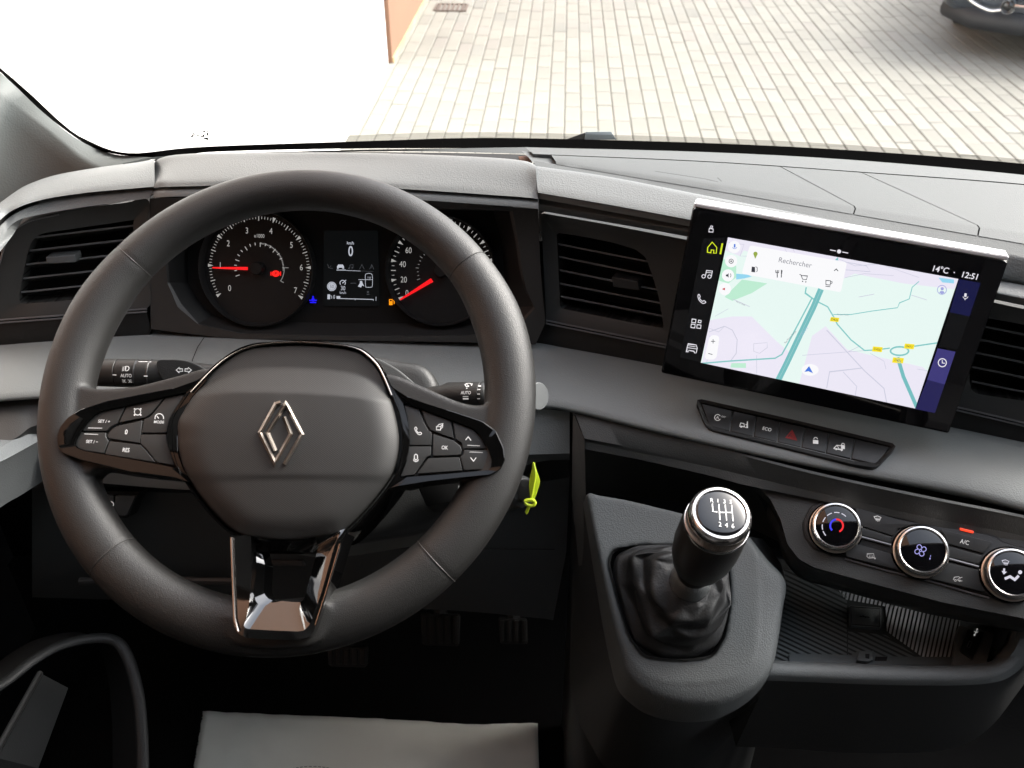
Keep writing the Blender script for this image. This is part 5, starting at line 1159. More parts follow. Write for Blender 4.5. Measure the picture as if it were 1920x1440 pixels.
K6 = key(Z5, (655, 745, 1100, 798, 1165, 860, 1315, 1048, 585, 930))
K7 = key(Z5, (1105, 650, 1465, 650, 1480, 760, 1590, 1095, 1340, 1050, 1190, 860, 1100, 780))
J1 = key(Z6, (410, 195, 610, 262, 680, 440, 740, 555, 790, 590, 785, 755, 490, 755, 480, 550, 450, 350))
J2 = key(Z6, (650, 278, 1050, 430, 1085, 660, 930, 610, 770, 545, 710, 440))
J3 = key(Z6, (1075, 440, 1340, 540, 1440, 640, 1530, 800, 1210, 800, 1190, 720, 1110, 670))
J4 = key(Z6, (805, 600, 1080, 690, 1170, 760, 1195, 820, 1180, 880, 1140, 890, 800, 900))
J5 = key(Z6, (1220, 815, 1540, 820, 1585, 960, 1570, 1050, 1520, 1080, 1220, 1095, 1170, 910, 1215, 870))
J6 = key(Z6, (480, 770, 780, 770, 778, 890, 720, 910, 555, 1150, 365, 1180, 440, 980))
J7 = key(Z6, (740, 930, 1160, 915, 1205, 1095, 590, 1140))
wo = WB+.00025
def wsym(par, nm, fn, m='white'): c = Ico(WP, wo); fn(c); return c.build(nm, m, par)
wsym(K1, 'set_plus_text', lambda c: c.text('SET / +', *Z5(578, 460), 5.6, .95, .008))
wsym(K1, 'key_ridge', lambda c: c.line([Z5(345, 556), Z5(550, 560)], 1.6), 'greyp'); wsym(K5, 'key_ridge', lambda c: c.line([Z5(290, 642), Z5(492, 650)], 1.6), 'greyp')
wsym(K5, 'set_minus_text', lambda c: c.text('SET / \u2212', *Z5(405, 753), 5.6, .95, .008))
def f(c):
    x, y = Z5(1060, 325); c.arc(x, y, 6, 1.3)
    for a in (45, 135, 225, 315): c.line([(x+7*math.cos(math.radians(a)), y-7*math.sin(math.radians(a))), (x+9.5*math.cos(math.radians(a)), y-9.5*math.sin(math.radians(a)))], 2.6)
wsym(K2, 'distance_symbol', f)
def f(c):
    x, y = Z5(1372, 412); c.arc(x, y, 8, 1.5, -15, 195).line([(x-1, y+1), (x-4.5, y-3.5)], 1.6).text('MODE', *Z5(1368, 470), 5, .95, .005)
wsym(K3, 'mode_symbol', f)
wsym(K4, 'zero_text', lambda c: c.text('0', *Z5(897, 612), 8.5, .85, .01)); wsym(K6, 'resume_text', lambda c: c.text('RES', *Z5(893, 872), 7.5, .8, .006))
def ph(c, x, y, s=1.0): c.line(smooth_poly([(x-6*s, y-6*s), (x-4*s, y-7*s), (x-2*s, y-3.5*s), (x-3.5*s, y-1*s), (x+1*s, y+4*s), (x+3.5*s, y+2.5*s), (x+6.5*s, y+5*s), (x+4.5*s, y+7*s), (x+1*s, y+7*s), (x-3.5*s, y+2.5*s), (x-6*s, y-2.5*s)], 36), 1.2, True)
wsym(J1, 'phone_symbol', lambda c: ph(c, *Z6(605, 560)))
def f(c): x, y = Z6(888, 517); c.line([(x-5, y-2), (x+3, y-2), (x+2.5, y+4.5), (x-5, y+4)], 1.2, True).line([(x-3, y-3.5), (x, y-6), (x+7, y-7.5), (x+6.5, y-1), (x+3.5, y+2)], 1.4).line([(x+3, y-2), (x+7, y-6)], 2)
wsym(J2, 'layers_symbol', f)
wsym(J3, 'up_symbol', lambda c: c.line([Z6(1245, 685), Z6(1282, 640), Z6(1318, 690)], 1.5)); wsym(J5, 'down_symbol', lambda c: c.line([Z6(1312, 920), Z6(1352, 970), Z6(1388, 922)], 1.5))
wsym(J3, 'key_ridge', lambda c: c.line([Z6(1270, 755), Z6(1440, 763)], 1.4), 'greyp'); wsym(J5, 'key_ridge', lambda c: c.line([Z6(1300, 845), Z6(1478, 852)], 1.4), 'greyp')
wsym(J4, 'ok_text', lambda c: c.text('OK', *Z6(963, 785), 7, .8, .004), 'white')
def f(c): x, y = Z6(575, 925); c.line([(x-3, y+2), (x-2.8, y-5), (x, y-7), (x+2.8, y-5), (x+3, y+2), (x, y+3.5)], 1.3, True).line([(x-5, y+3), (x-3, y+6), (x+3, y+6), (x+5, y+3)], 1.3).line([(x, y+6), (x, y+8)], 1.3)
wsym(J6, 'voice_symbol', f)
# airbag cover: a shaped cushion with an upper facet, built as a height field on the wheel plane
pad = zp(Z3, 0, 600, 0, 700, 5, 780, 60, 950, 200, 1150, 330, 1285, 430, 1350, 560, 1378, 700, 1385, 860, 1378, 1050, 1350, 1150, 1290, 1300, 1130, 1420, 970, 1465, 850, 1480, 740, 1475, 650, 1450, 530, 1420, 440, 1370, 320, 1320, 230, 1230, 150, 1140, 118, 1050, 105, 900, 92, 750, 90, 550, 102, 470, 120, 400, 150, 310, 210, 220, 290, 100, 430, 40, 520)
pad = smooth_poly(pad, 200)
hub = [(545+(x-545)*1.035, 828+(y-828)*1.035) for x, y in pad]
ring2 = [(545+(x-545)*1.012, 828+(y-828)*1.012) for x, y in pad]
frame('hub_surround', hub, ring2, WP, -.03, .0190, .0178, 'gloss', wheel, zb=-.01, n=200, lip=.002)
def height(px, py, e):
    """e: 0 at the edge .. 1 at the centre"""
    y = py
    h = .0185+.0085*(1-(1-min(1, e*3.2))**3)+.0045*(1-(1-e)**2)
    top = 736+(px-545)*.03+14*((px-545)/210)**2*(1 if px > 545 else .6)
    if y < top: h -= min((top-y)*.00026, .0165)
    h = max(h, .0172)
    c = 896+6*((px-545)/210)**2
    if y > c-6: h -= .0008*min(1, (y-c+6)/9)
    return h
cx, cy_ = 545, 828
V = []; Fc = []; nr = 46; n = len(pad)
for r in range(nr+1):
    t = (r/nr)
    for i in range(n):
        x = cx+(pad[i][0]-cx)*(1-t); y = cy_+(pad[i][1]-cy_)*(1-t); h = height(x, y, t) if r else .010
        V.append(WP.hit(x, y, 0)+WP.n*0 if False else WP.hit(x, y, h))
for r in range(nr):
    for i in range(n): Fc.append((r*n+i, r*n+(i+1) % n, (r+1)*n+(i+1) % n, (r+1)*n+i))
bm = bmesh.new(); vv = [bm.verts.new(v) for v in V]
for f_ in Fc:
    try: bm.faces.new([vv[q] for q in f_])
    except ValueError: pass
bmesh.ops.remove_doubles(bm, verts=bm.verts, dist=1e-5)
airbag = bmo('airbag_cover', bm, 'airbag', wheel, True, 60)
# emblem: two interlocking bevelled bands
def band(name, pts, w, z):
    P_ = [Vector(Z3(*p)) for p in pts]; L, Rr = [], []; n_ = len(P_)
    for i in range(n_):
        t0 = (P_[i]-P_[i-1]).normalized() if i else (P_[1]-P_[0]).normalized(); t1 = (P_[i+1]-P_[i]).normalized() if i < n_-1 else t0
        t = (t0+t1).normalized(); q = Vector((-t.y, t.x)); q = q/max(.45, q.dot(Vector((-t0.y, t0.x))))
        L.append(P_[i]+q*w/2); Rr.append(P_[i]-q*w/2)
    V = []; Fc = []
    for i in range(n_):
        m_ = P_[i]; V += [WP.hit(*L[i], z), WP.hit(*L[i], z+.0016), WP.hit(*m_, z+.0034), WP.hit(*Rr[i], z+.0016), WP.hit(*Rr[i], z)]
    for i in range(n_-1):
        for j in range(4): Fc.append((i*5+j, i*5+j+1, (i+1)*5+j+1, (i+1)*5+j))
    Fc += [(0, 1, 2, 3, 4), tuple((n_-1)*5+j for j in range(5))]
    bm = bmesh.new(); vv = [bm.verts.new(v) for v in V]
    for f_ in Fc: bm.faces.new([vv[q] for q in f_])
    return bmo(name, bm, 'emblem', airbag, False)
ez = .0307
band('emblem_band', [(688, 474), (656, 482), (552, 670), (650, 868), (756, 679), (712, 566)], 7.6, ez)
band('emblem_band', [(655, 790), (604, 672), (722, 482), (734, 500), (830, 682), (714, 880)], 7.6, ez)
ic = Ico(WP, .0272); ic.line([Z3(660, 1165), Z3(665, 1225)], 1).line([Z3(665, 1170), Z3(700, 1185), Z3(725, 1172)], 1).text('AIRBAG', *Z3(703, 1225), 5.5, 1); ic.build('airbag_moulding', 'faint', airbag)
# lower spoke: piano black frame with an opening
so_o = pp(431, 1004, 434, 1080, 437, 1164, 440, 1178, 447, 1189, 462, 1196, 510, 1199, 562, 1199.5, 579, 1194, 590, 1180, 610, 1120, 641, 1016, 652, 990, 560, 1018, 500, 1014)
so_m = pp(470, 1004, 472, 1060, 469, 1118, 464, 1150, 457, 1174, 462, 1179, 510, 1182, 560, 1184, 570, 1182, 577, 1176, 583, 1166, 603, 1110, 628, 1020, 640, 996, 560, 1016, 500, 1012)
so_i = pp(480, 1022, 481, 1060, 477, 1118, 480, 1128, 486, 1134, 494, 1136, 520, 1140, 548, 1143, 560, 1143, 566, 1140, 569, 1134, 574, 1110, 594, 1036, 598, 1022, 560, 1028, 510, 1026)
so_h = pp(490, 1034, 497, 1060, 494, 1105, 497, 1116, 504, 1123, 512, 1126, 530, 1127, 550, 1129, 562, 1129, 568, 1126, 572, 1118, 577, 1100, 593, 1045, 592, 1036, 560, 1034, 520, 1034)
def rsm(P_, off, n_=120):
    P_ = P_+[P_[0]]; L = [0]
    for a, b_ in zip(P_, P_[1:]): L.append(L[-1]+math.dist(a, b_))
    out = []; j = 0
    for i in range(n_):
        s_ = L[-1]*i/n_
        while j < len(L)-2 and L[j+1] < s_: j += 1
        t = (s_-L[j])/max(1e-9, L[j+1]-L[j]); out.append(WP.hit(P_[j][0]*(1-t)+P_[j+1][0]*t, P_[j][1]*(1-t)+P_[j+1][1]*t, off))
    return out
loops = [[p_-WP.n*.03 for p_ in rsm(so_o, .0262)], rsm(so_o, .0262), rsm(so_m, .0285), rsm(so_i, .0186), rsm(so_h, .0150), [p_-WP.n*.02 for p_ in rsm(so_h, .0150)]]
loops = [l+[l[0]] for l in loops]
bm = bmesh.new(); G = [[bm.verts.new(v) for v in l[:-1]] for l in loops]
for a, b_ in zip(G, G[1:]):
    for i in range(len(a)): bm.faces.new((a[i], a[(i+1) % len(a)], b_[(i+1) % len(a)], b_[i]))
bmo('lower_spoke', bm, 'gloss2', wheel, True, 22)
pr3 = puff('lower_spoke_leather', smooth_poly(pp(418, 1150, 425, 1195, 455, 1212, 520, 1216, 585, 1210, 615, 1180, 625, 1140, 600, 1130, 560, 1160, 470, 1160), 60), -.01, .0172, None, .010, None)
fuse('rim', [rim0, pr1, pr2, pr3], .0013, 12, 'rim', wheel)
tube('spoke_edge_trim', [WP.hit(x, y, .0275) for x, y in pp(434, 1008, 437, 1080, 440, 1160, 446, 1184)], .0011, 'chrome_w', wheel, 8)
tube('spoke_edge_trim', [WP.hit(x, y, .0275) for x, y in pp(638, 1020, 612, 1110, 592, 1172)], .0008, 'chrome_w', wheel, 8)
# small bright line round the top of the hub
hl = zp(Z3, 100, 405, 220, 278, 310, 198, 400, 142, 500, 104, 620, 84, 750, 78, 900, 80, 1050, 93, 1140, 106, 1230, 138, 1320, 218, 1370, 305, 1420, 425)
tube('hub_trim_line', [WP.hit(x, y, .0198) for x, y in smooth_poly(hl, 60, False)], .0007, 'chrome_w', wheel, 6)
# underside link from hub back to the column
lathe('hub_boss', WP.hit(545, 840, -.03)-WP.n*.05, WP.n, [(.052, 0), (.056, .03), (.058, .05)], 'dark', wheel, 48)
# ================================================================ column, stalks, key
colm = thing('steering_column', 'dark plastic steering column shroud behind the wheel hub', 'column')
cw = smooth_poly(pp(640, 672, 700, 664, 742, 672, 788, 680, 812, 700, 828, 738, 850, 800, 880, 850, 904, 892, 900, 930, 860, 965, 800, 995, 720, 1010, 560, 1030, 440, 1000, 360, 930, 330, 830, 350, 740, 420, 690, 540, 668), 110)
prism('column_shroud', cw, WP, -.16, -.075, 'dark', colm, .012, 4)
prism('column_upper_lip', smooth_poly(pp(690, 668, 740, 688, 780, 720, 810, 745, 760, 760, 700, 740, 660, 700), 50), WP, -.10, -.06, 'ridge', colm, .008, 4)
# left stalk
SL = PD(172, 698, .80); SR = PD(420, 704, .80)
ax = (SR-SL).normalized(); vw = (CAM-SL).normalized(); upv = ax.cross(vw).normalized()
if upv.z < 0: upv = -upv
m8 = .80/F
ls = thing('light_stalk', 'left stalk for lights with arrow and AUTO markings', 'stalk')
lathe('end_cap', SL, ax, [(20*m8, -3*m8), (23.5*m8, 0), (24*m8, 2*m8), (24*m8, 11*m8)], 'knurlblk', ls, 80, knurl=(1, 3, 50, .0007))
lathe('rotary_barrel', SL+ax*11*m8, ax, [(24*m8, 0), (26*m8, 1*m8), (26.5*m8, 38*m8), (25.5*m8, 39*m8)], 'button', ls, 48)
lathe('stalk_body', SL+ax*51*m8, ax, [(25.5*m8, 0), (26.5*m8, 1*m8), (26.5*m8, 75*m8), (25*m8, 110*m8), (22*m8, 150*m8), (18*m8, 230*m8), (16*m8, 330*m8)], 'button', ls, 48)
SPn = (vw-ax*vw.dot(ax)).normalized()
SPL = Plane3(SL+SPn*26.8*m8, SR+SPn*26.8*m8, SL+SPn*26.8*m8-ax.cross(SPn)*.01); 
if SPL.n.dot(vw) < 0: SPL.n = -SPL.n; SPL.y = -SPL.y
Z7 = Z(80, 620, 3.789)
def curl(c):   # wrap the print round the barrel
    r = 26.9*m8
    for i, v in enumerate(c.V):
        q = v-SL; a = q.dot(ax); s = q.dot(upv); th = max(-1.4, min(1.4, s/r)); c.V[i] = SL+ax*a+upv*math.sin(th)*r+SPn*math.cos(th)*r
    return c
c = Ico(SPL, 0); x, y = Z7(590, 268); c.arc(x+1, y, 4.6, 1.4, -90, 90, None, 8).line([(x+1, y-4.6), (x-1, y-4.6), (x-1, y+4.6), (x+1, y+4.6)], 1.3)
for q in (-3.6, -1.2, 1.2, 3.6): c.line([(x-3, y+q), (x-7, y+q+1)], 1)
c.text('AUTO', *Z7(592, 319), 6.6, .82, .01); x, y = Z7(592, 362)
c.arc(x-2, y, 3, 1.1, 90, 270, None, 6).arc(x+2, y, 3, 1.1, -90, 90, None, 6)
for q in (-3, 0, 3): c.line([(x-5, y+q*.7), (x-9, y+q)], 1).line([(x+5, y+q*.7), (x+9, y+q)], 1)
c.line([Z7(496, 314), Z7(523, 315)], 1.8)
x, y = Z7(710, 205); c.line([(x-12, y), (x+12, y)], 1.4)
curl(c).build('light_symbols', 'white', ls)
rk = lathe('fog_roller', SL+ax*86*m8, ax, [(26*m8, 0), (27.6*m8, 1.5*m8), (25.5*m8, 6*m8), (25.0*m8, 15*m8), (25.5*m8, 22*m8), (27.6*m8, 27*m8), (26*m8, 29*m8)], 'slat', ls, 48)
c = Ico(SPL, .0006); c.line([Z7(718, 323), Z7(745, 323)], 1.8).build('roller_mark', 'white', rk)
fin_ = prism('stalk_fin', smooth_poly(zp(Z7, 810, 220, 900, 206, 1000, 212, 1080, 235, 1150, 275, 1180, 300, 1120, 330, 1040, 400, 900, 370, 840, 330), 50), SPL, -.012, .001, 'dark', ls, .004, 4)
c = Ico(SPL, .0014); x, y = Z7(975, 280); c.line([(x-7, y), (x-1, y-5), (x-1, y-2.3), (x+5, y-2.3), (x+5, y+2.3), (x-1, y+2.3), (x-1, y+5)], 1.2, True)
x, y = Z7(1030, 280); c.line([(x+7, y), (x+1, y-5), (x+1, y-2.3), (x-5, y-2.3), (x-5, y+2.3), (x+1, y+2.3), (x+1, y+5)], 1.2, True).build('indicator_arrows', 'white', fin_)
# right stalk
QL, QR = PD(790, 742, .80), PD(1005, 742, .775)
ax2 = (QR-QL).normalized(); vw2 = (CAM-QR).normalized()
rs_ = thing('wiper_stalk', 'right stalk for wipers with a flat grey end cap beside the wheel rim', 'stalk')
m9 = .785/F
lathe('stalk_body', QL, ax2, [(16*m9, 0), (20*m9, 40*m9), (26*m9, 55*m9), (26.5*m9, 118*m9), (25*m9, 120*m9)], 'dark', rs_, 48)
lathe('wiper_ring', QL+ax2*120*m9, ax2, [(25.5*m9, 0), (27*m9, 2*m9), (27*m9, 9*m9), (25*m9, 12*m9)], 'button', rs_, 48)
lathe('stalk_barrel', QL+ax2*132*m9, ax2, [(24*m9, 0), (24.5*m9, 2*m9), (24.5*m9, 74*m9)], 'dark', rs_, 48)
axe = (ax2*.72+vw2*.55).normalized()
lathe('end_cap', PD(1010, 743, .77), axe, [(23*m9, -16*m9), (25.5*m9, -4*m9), (25.5*m9, 0), (24*m9, 1.5*m9), (.0001, 2*m9)], 'capgrey', rs_, 48)
SPn2 = (vw2-ax2*vw2.dot(ax2)).normalized(); SPR = Plane3(QL+SPn2*27*m9, QR+SPn2*27*m9, QL+SPn2*27*m9-ax2.cross(SPn2)*.01)
if SPR.n.dot(vw2) < 0: SPR.n = -SPR.n; SPR.y = -SPR.y
Z8 = Z(640, 620, 3.6)
c = Ico(SPR, 0); x, y = Z8(845, 350); c.arc(x, y+3, 6.5, 1.5, 20, 160, None, 8).line([(x-6, y+1), (x-2, y+6), (x+3, y+5.5)], 1.6).line([(x-4, y-2), (x+2, y+5)], 1.2).line([(x+7, y-3), (x+7, y+4)], 1.6).disc(*Z8(843, 385), 1.3).text('AUTO', *Z8(840, 418), 6, .8, .01).line([Z8(820, 444), Z8(858, 444)], 1.2).line([Z8(820, 460), Z8(858, 460)], 3)
for yy, w_ in ((367, 3.0), (396, 1.8), (428, 1.5), (460, 1.2)): c.line([Z8(918, yy), Z8(936, yy)], w_)
up2 = ax2.cross(SPn2).normalized(); up2 = up2 if up2.z > 0 else -up2
r = 27.2*m9
for i, v in enumerate(c.V):
    q = v-QL; a = q.dot(ax2); s = q.dot(up2); th = max(-1.4, min(1.4, s/r)); c.V[i] = QL+ax2*a+up2*math.sin(th)*r+SPn2*math.cos(th)*r
c.build('wiper_symbols', 'white', rs_)
# audio satellite below the right spoke
AP = Plane(WP.hit(870, 912, -.04), 4.5, 50)
au = thing('audio_remote', 'small black remote with MODE lettering below the right spoke of the wheel', 'remote')
prism('remote_body', roundpoly(pp(780, 905, 905, 890, 912, 915, 900, 932, 800, 950), 5), AP, -.03, .006, 'black', au, .004)
c = Ico(AP, .0064); c.text('MODE', 870, 914, 6.6, .85, .004, -3).build('mode_text', 'greyp', au)
tube('remote_lever', [AP.hit(x, y, .016) for x, y in smooth_poly(pp(741, 917, 750, 910, 790, 905, 850, 900, 902, 895), 24, False)], [.0014]*4+[.0026]*20, 'kneelip2', au, 10)
# key with a yellow tag
kt = thing('key_tag', 'bright yellow tag knotted to the ignition key right of the wheel', 'key tag')
TG = Plane(PD(1000, 920, .80), 10, 35)
tagp = pp(1000, 866, 1007, 885, 1012, 902, 1008, 920, 1002, 936, 996, 942, 993, 925, 992, 905, 996, 885)
tg = prism('tag_strip', smooth_poly(tagp, 40), TG, -.0006, .0006, 'yellow', kt, .0003)
tube('tag_fold', [TG.hit(x, y, .002) for x, y in smooth_poly(pp(1001, 868, 1004, 890, 1000, 915, 996, 938), 20, False)], .0009, 'yellow', kt, 8)
tube('tag_knot', [TG.hit(x, y, .003) for x, y in smooth_poly(pp(984, 940, 990, 938, 999, 938, 1003, 943, 999, 948, 990, 947, 984, 942), 30, False)], .0016, 'yellow', kt, 8)
prism('tag_tail', pp(990, 946, 996, 947, 990, 962, 987, 965, 984, 960), TG, -.0005, .0005, 'yellow', kt, .0002)
lathe('ignition_barrel', PD(950, 930, .84), (PD(992, 915, .80)-PD(950, 930, .84)), [(.014, 0), (.014, .03), (.011, .034), (.0001, .035)], 'ridge', kt, 32)
prism('key_head', roundpoly(pp(972, 900, 992, 900, 996, 930, 990, 944, 972, 936), 5), TG, -.006, .0, 'dark', kt, .002)
# ================================================================ gear lever
gl = thing('gear_lever', 'six speed gear lever with a chrome ringed ball knob and black leather gaiter', 'gear lever')
KA = PZ(1296, 1085, -.585); KB = PD(1352, 962, .688); ka = (KB-KA).normalized(); kl = (KB-KA).length
_lathe0 = lathe
def lathe(name, o, ax, prof, *a, **k): return _lathe0(name, o, ax, [(r*.9, h) for r, h in prof], *a, **k)
prof = [(.0155, -.012), (.0165, 0), (.0170, .008), (.0150, .016), (.0160, .020), (.0235, .034), (.0272, .050), (.0288, .068), (.0282, kl-.024), (.0262, kl-.016)]
kn = lathe('gear_knob', KA, ka, prof, 'knobblk', gl, 64, ang=50)
lathe('knob_collar', KA, ka, [(.0160, -.016), (.0185, -.012), (.0192, -.002), (.0185, .007), (.0165, .012), (.0140, .014)], 'ridgel', gl, 48)
lathe('ring_lower', KA, ka, [(.0268, kl-.020), (.0276, kl-.0165), (.0272, kl-.0145)], 'chrome', gl, 64)
lathe('ring_knurled', KA, ka, [(.0262, kl-.0148), (.0266, kl-.0145), (.0264, kl-.0075), (.0260, kl-.007)], 'knurl', gl, 64, knurl=(1, 2, 84, .0006))
lathe('ring_upper', KA, ka, [(.0258, kl-.007), (.0262, kl-.0055), (.0252, kl-.0015), (.0232, kl+.0006), (.0212, kl+.0008), (.0204, kl-.0004)], 'chrome', gl, 64)
hh = [(.0206, kl-.001)]+[(.0206*math.cos(t), kl-.0006+.0022*math.sin(t)) for t in [math.pi/2*i/10 for i in range(1, 10)]]+[(.0001, kl+.0016)]
lathe('shift_pattern_cap', KA, ka, hh, 'glassface', gl, 64)
lathe = _lathe0
KX = Vector((1, 0, 0)); KX = (KX-ka*KX.dot(ka)).normalized(); KX = (KX*math.cos(math.radians(-8))+ka.cross(KX)*math.sin(math.radians(-8))).normalized(); KY = ka.cross(KX).normalized()
KP_ = Plane(KA+ka*(kl+.0020), 0, 0); KP_.x = KX; KP_.y = KY; KP_.n = ka
Z9 = Z(1060, 880, 3.6)
c = Ico(KP_, 0)
c.text('R', *Z9(988, 208), 8.5, .85, .01).text('1', *Z9(1030, 212), 8.5, .8, .01).text('3', *Z9(1074, 216), 8.5, .85, .01).text('5', *Z9(1116, 218), 8.5, .85, .01).text('2', *Z9(1044, 370), 9.5, .85, .01).text('4', *Z9(1088, 376), 9.5, .85, .01).text('6', *Z9(1131, 381), 9.5, .85, .01)
c.line(zp(Z9, 992, 232, 997, 284, 1026, 288), 2.0).line(zp(Z9, 1036, 234, 1044, 342), 2.0).line(zp(Z9, 1079, 238, 1089, 345), 2.0).line(zp(Z9, 1122, 240, 1132, 350), 2.0).line(zp(Z9, 1041, 290, 1128, 292), 2.0)
c.build('shift_pattern', 'whitehi', gl)
# gaiter with folds
base = [GC.hit(x, y, -.004) for x, y in [(p_[0]*.992+1255*.008, p_[1]*.992+1130*.008) for p_ in hole]]
n = 160
def rs3(P_, n_):
    P_ = P_+[P_[0]]; L = [0]
    for a, b_ in zip(P_, P_[1:]): L.append(L[-1]+(a-b_).length)
    out = []; j = 0
    for i in range(n_):
        s_ = L[-1]*i/n_
        while j < len(L)-2 and L[j+1] < s_: j += 1
        t = (s_-L[j])/max(1e-9, L[j+1]-L[j]); out.append(P_[j].lerp(P_[j+1], t))
    return out
B0 = rs3(base, n); gcx = sum(B0, Vector())/n
nk = KA-ka*.008
rg = random.Random(12); NS = 13
S0 = rs3(base, NS)
spec = [(0, 0, 0), (.10, .006, .3), (.24, -.002, .5), (.42, .013, 1.0), (.60, .006, 1.0), (.76, .016, .7), (.92, .004, .2), (1, 0, 0)]
jit = [[(rg.uniform(-1, 1), rg.uniform(-1, 1), rg.uniform(-1, 1)) for _ in range(NS)] for _ in spec]
bm = bmesh.new(); RW = []
for r_, (t, hgt, am) in enumerate(spec):
    row = []
    for i in range(NS):
        b0 = S0[i]; q = b0-gcx; a = math.atan2(q.dot(GC.y), q.dot(GC.x))
        dirn = (GC.x*math.cos(a)+GC.y*math.sin(a)); dk = (dirn-ka*dirn.dot(ka)).normalized(); top2 = nk+dk*.0178
        p_ = b0.lerp(top2, t); tang = GC.n.cross(dirn)
        zig = (1 if (i+r_//2) % 2 else -1)
        j1, j2, j3 = jit[r_][i]
        p_ = p_+(GC.n*.8+dirn*.35)*(hgt+am*(.0040*zig+.0034*j1))+tang*am*.008*j2+dirn*am*.005*j3
        row.append(bm.verts.new(p_))
    RW.append(row)
for r_ in range(len(RW)-1):
    for i in range(NS):
        k_ = (i+1) % NS; q4_ = (RW[r_][i], RW[r_][k_], RW[r_+1][k_], RW[r_+1][i])
        if (i+r_) % 2: bm.faces.new((q4_[0], q4_[1], q4_[2])); bm.faces.new((q4_[0], q4_[2], q4_[3]))
        else: bm.faces.new((q4_[0], q4_[1], q4_[3])); bm.faces.new((q4_[1], q4_[2], q4_[3]))
cl_ = bm.edges.layers.float.new('crease_edge')
for e in bm.edges: e[cl_] = .75 if rg.random() < .25 else .1
g_ = bmo('gaiter', bm, 'boot', gl, True, 180)
sv = g_.modifiers.new('fold', 'SUBSURF'); sv.levels = 3; sv.render_levels = 3
frame('gaiter_frame', hole, [(p_[0]*.972+1255*.028, p_[1]*.972+1130*.028) for p_ in hole], GC, -.012, .0022, .0005, 'boot', gl, zb=-.01, n=140, lip=.003)
# ================================================================ door, floor, pedals, paper
dt = thing('door_panel', 'driver door inner panel with grey ledge and dark lower pocket at the left edge', 'door')
d0 = [PD(-260, 900, .74), PD(-120, 850, .80), PD(0, 800, .90), PD(60, 775, .95), PD(95, 765, .985)]
d0 = [PZ(-260, 935, -.50), PZ(-120, 888, -.52), PZ(0, 838, -.55), PZ(40, 816, -.56), PZ(92, 787, -.572)]
d1 = [PZ(-260, 975, -.50), PZ(-120, 921, -.523), PZ(0, 866, -.553), PZ(40, 845, -.563), PZ(92, 816, -.575)]
d1b = [PZ(-260, 982, -.504), PZ(-120, 927, -.527), PZ(0, 871, -.557), PZ(40, 850, -.567), PZ(92, 821, -.579)]
d2 = [PZ(-260, 1060, -.545), PZ(-120, 990, -.56), PZ(0, 918, -.585), PZ(40, 893, -.595), PZ(92, 862, -.605)]
d3 = [PZ(-260, 1120, -.57), PZ(-120, 1040, -.585), PZ(0, 952, -.605), PZ(40, 928, -.615), PZ(92, 895, -.625)]
d4 = [p_+Vector((-.10, .0, -.01)) for p_ in d3]
loft('arm_ledge', [[p_+Vector((-.05, .02, .0)) for p_ in d0], d0, d1, d1b, d2, d3, d4], 'door', dt, 50, ang=30)
box('door_skin', (-.70, .30, HC-.80), .03, 1.2, .62, 'doordk', dt)
def dpt(px, py, X=-.56): r_ = ray(px, py); return CAM+r_*(X/r_.x)
pk = [PD(x, y, d_) for x, y, d_ in [(-120, 1350, .86), (0, 1286, .92), (60, 1240, .95), (110, 1212, .97), (165, 1198, .985), (205, 1198, .99), (228, 1212, .985), (246, 1250, .975), (260, 1310, .96), (266, 1380, .945), (268, 1450, .93), (268, 1520, .91)]]
tube('pocket_rim', catmull(pk, 60), .0062, 'doordk', dt, 12, flat=.6)
inn = [p_+Vector((-.06, .05, -.05)) for p_ in pk]
out2 = [p_+Vector((-.10, .02, .10)) for p_ in pk[:8]]; pass
loft('pocket_wall', [catmull(pk, 60), catmull(inn, 60)], 'black', dt, raw=True)
obj('pocket_flap', [PD(75, 1262, .93), PD(128, 1290, .95), PD(72, 1440, .86), PD(60, 1470, .85), PD(-60, 1470, .82), PD(-10, 1420, .83)], [(0, 1, 2, 3, 4, 5)], 'doordk', dt, False)
tube('flap_edge', [PD(75, 1262, .93), PD(-10, 1415, .83)], .003, 'surround', dt, 8)
flm = thing('floor_mat', 'black rubber floor mat in the driver footwell', 'mat')
FP = ZF+.004
box('mat_sheet', (-.15, .52, FP+.004), .85, .9, .008, 'floor', flm, bev=.003)
pm_ = thing('paper_mat', 'pale paper protection mat with a jagged edge lying on the driver floor', 'paper mat')
FPZ = FP-HC+.012
edgeL = [(360+23*(1-i/26)+(1.6 if i % 2 else -.6), 1338+i*6) for i in range(26, -1, -1)]
pts = pp(383, 1338, 450, 1341, 540, 1345, 620, 1347, 700, 1350, 800, 1356, 880, 1362, 950, 1361, 1008, 1361)
edgeR = [(1008+(.9 if i % 2 else -.6)+i*.1, 1361+i*6) for i in range(1, 26)]
outl = pts+edgeR+pp(1012, 1530, 345, 1530)+edgeL
def fz(x, y): return PZ(x, y, FPZ)
nx_, ny_ = 60, 16; V = []; Fc = []
tp_ = resample([Vector((x, y, 0)) for x, y in pts], nx_+1)
for j in range(ny_+1):
    for i in range(nx_+1):
        t = j/ny_; x0, y0 = tp_[i].x, tp_[i].y; s = i/nx_
        xb = 350+(1013-350)*s; yb = 1530; x = x0+(xb-x0)*t; y = y0+(yb-y0)*t
        if i == 0: x += 1.2*(1 if (j % 2) else -1)
        w = fz(x, y); w.z += .0022*noise(Vector((s*22, t*9, 0)))+.001*math.sin(s*7+1)*(1-t)+.003
        V.append(w)
for j in range(ny_):
    for i in range(nx_): Fc.append((j*(nx_+1)+i, j*(nx_+1)+i+1, (j+1)*(nx_+1)+i+1, (j+1)*(nx_+1)+i))
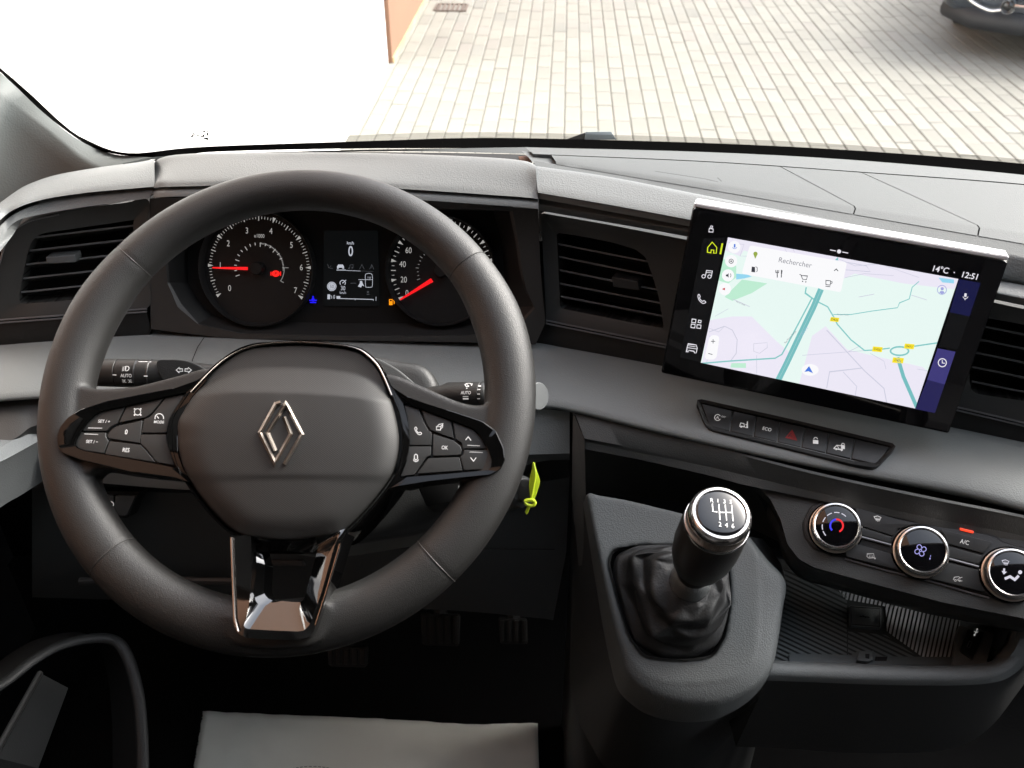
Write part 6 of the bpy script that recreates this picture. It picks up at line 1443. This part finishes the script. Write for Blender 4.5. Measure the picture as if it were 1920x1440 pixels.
sh = obj('paper_sheet', V, Fc, 'paper', pm_, True, 60)
sd_ = sh.modifiers.new('thickness', 'SOLIDIFY'); sd_.thickness = .0012; sd_.offset = -1
# zig-zag cut on the left side
bm = bmesh.new()
for i in range(34):
    y = 1339+i*6; x = 383-(y-1338)*.17; a = bm.verts.new(fz(x+3, y)+Vector((0, 0, .0035))); b_ = bm.verts.new(fz(x-3.4, y+3)+Vector((0, 0, .003))); c_ = bm.verts.new(fz(x+3-1, y+6)+Vector((0, 0, .004))); bm.faces.new((a, b_, c_))
z_ = bmo('serrated_edge', bm, 'paper', pm_, False); z_['kind'] = 'stuff'
PPn = Plane(fz(600, 1440)+Vector((0, 0, .010)), 0, 90)
c = Ico(PPn, 0)
for i in range(20):
    a0 = math.pi*i/20; c.line([(585+55*math.cos(a0), 1455-18*math.sin(a0)), (585+55*math.cos(a0+.11), 1455-18*math.sin(a0+.11))], 1.4)
c.build('printed_oval', 'paperink', pm_)
# pedals
def pedal(label, pts, d_, ribsn, e=40):
    t = thing('pedal', label, 'pedal', 'pedals in the footwell'); P0 = Plane(PD(pts[0][0], pts[0][1], d_), 2, e)
    prism('pedal_pad', roundpoly(pts, 5), P0, -.012, 0, 'pedal', t, .003)
    xa, xb = min(p_[0] for p_ in pts), max(p_[0] for p_ in pts); ya, yb = min(p_[1] for p_ in pts), max(p_[1] for p_ in pts)
    for i in range(ribsn):
        x = xa+(xb-xa)*(i+.5)/ribsn; w_ = (xb-xa)/ribsn*.28
        prism('pedal_rib', pp(x-w_, ya+6, x+w_, ya+6, x+w_, yb-6, x-w_, yb-6), P0, 0, .003, 'pedalrib', t, .0008)
    a = P0.hit((xa+xb)/2, ya+6, -.01); tube('pedal_arm', [a, a+Vector((0, .14, .16))], .009, 'iron_dark', t, 8)
pedal('accelerator pedal, ribbed and nearest the centre console', pp(934, 1158, 988, 1162, 990, 1208, 938, 1208), 1.16, 4)
pedal('brake pedal left of the accelerator, half hidden under the knee panel', pp(788, 1150, 862, 1154, 860, 1212, 792, 1210), 1.14, 5)
pedal('clutch pedal just below the bottom of the wheel rim', pp(612, 1212, 688, 1214, 686, 1252, 616, 1250), 1.14, 5)
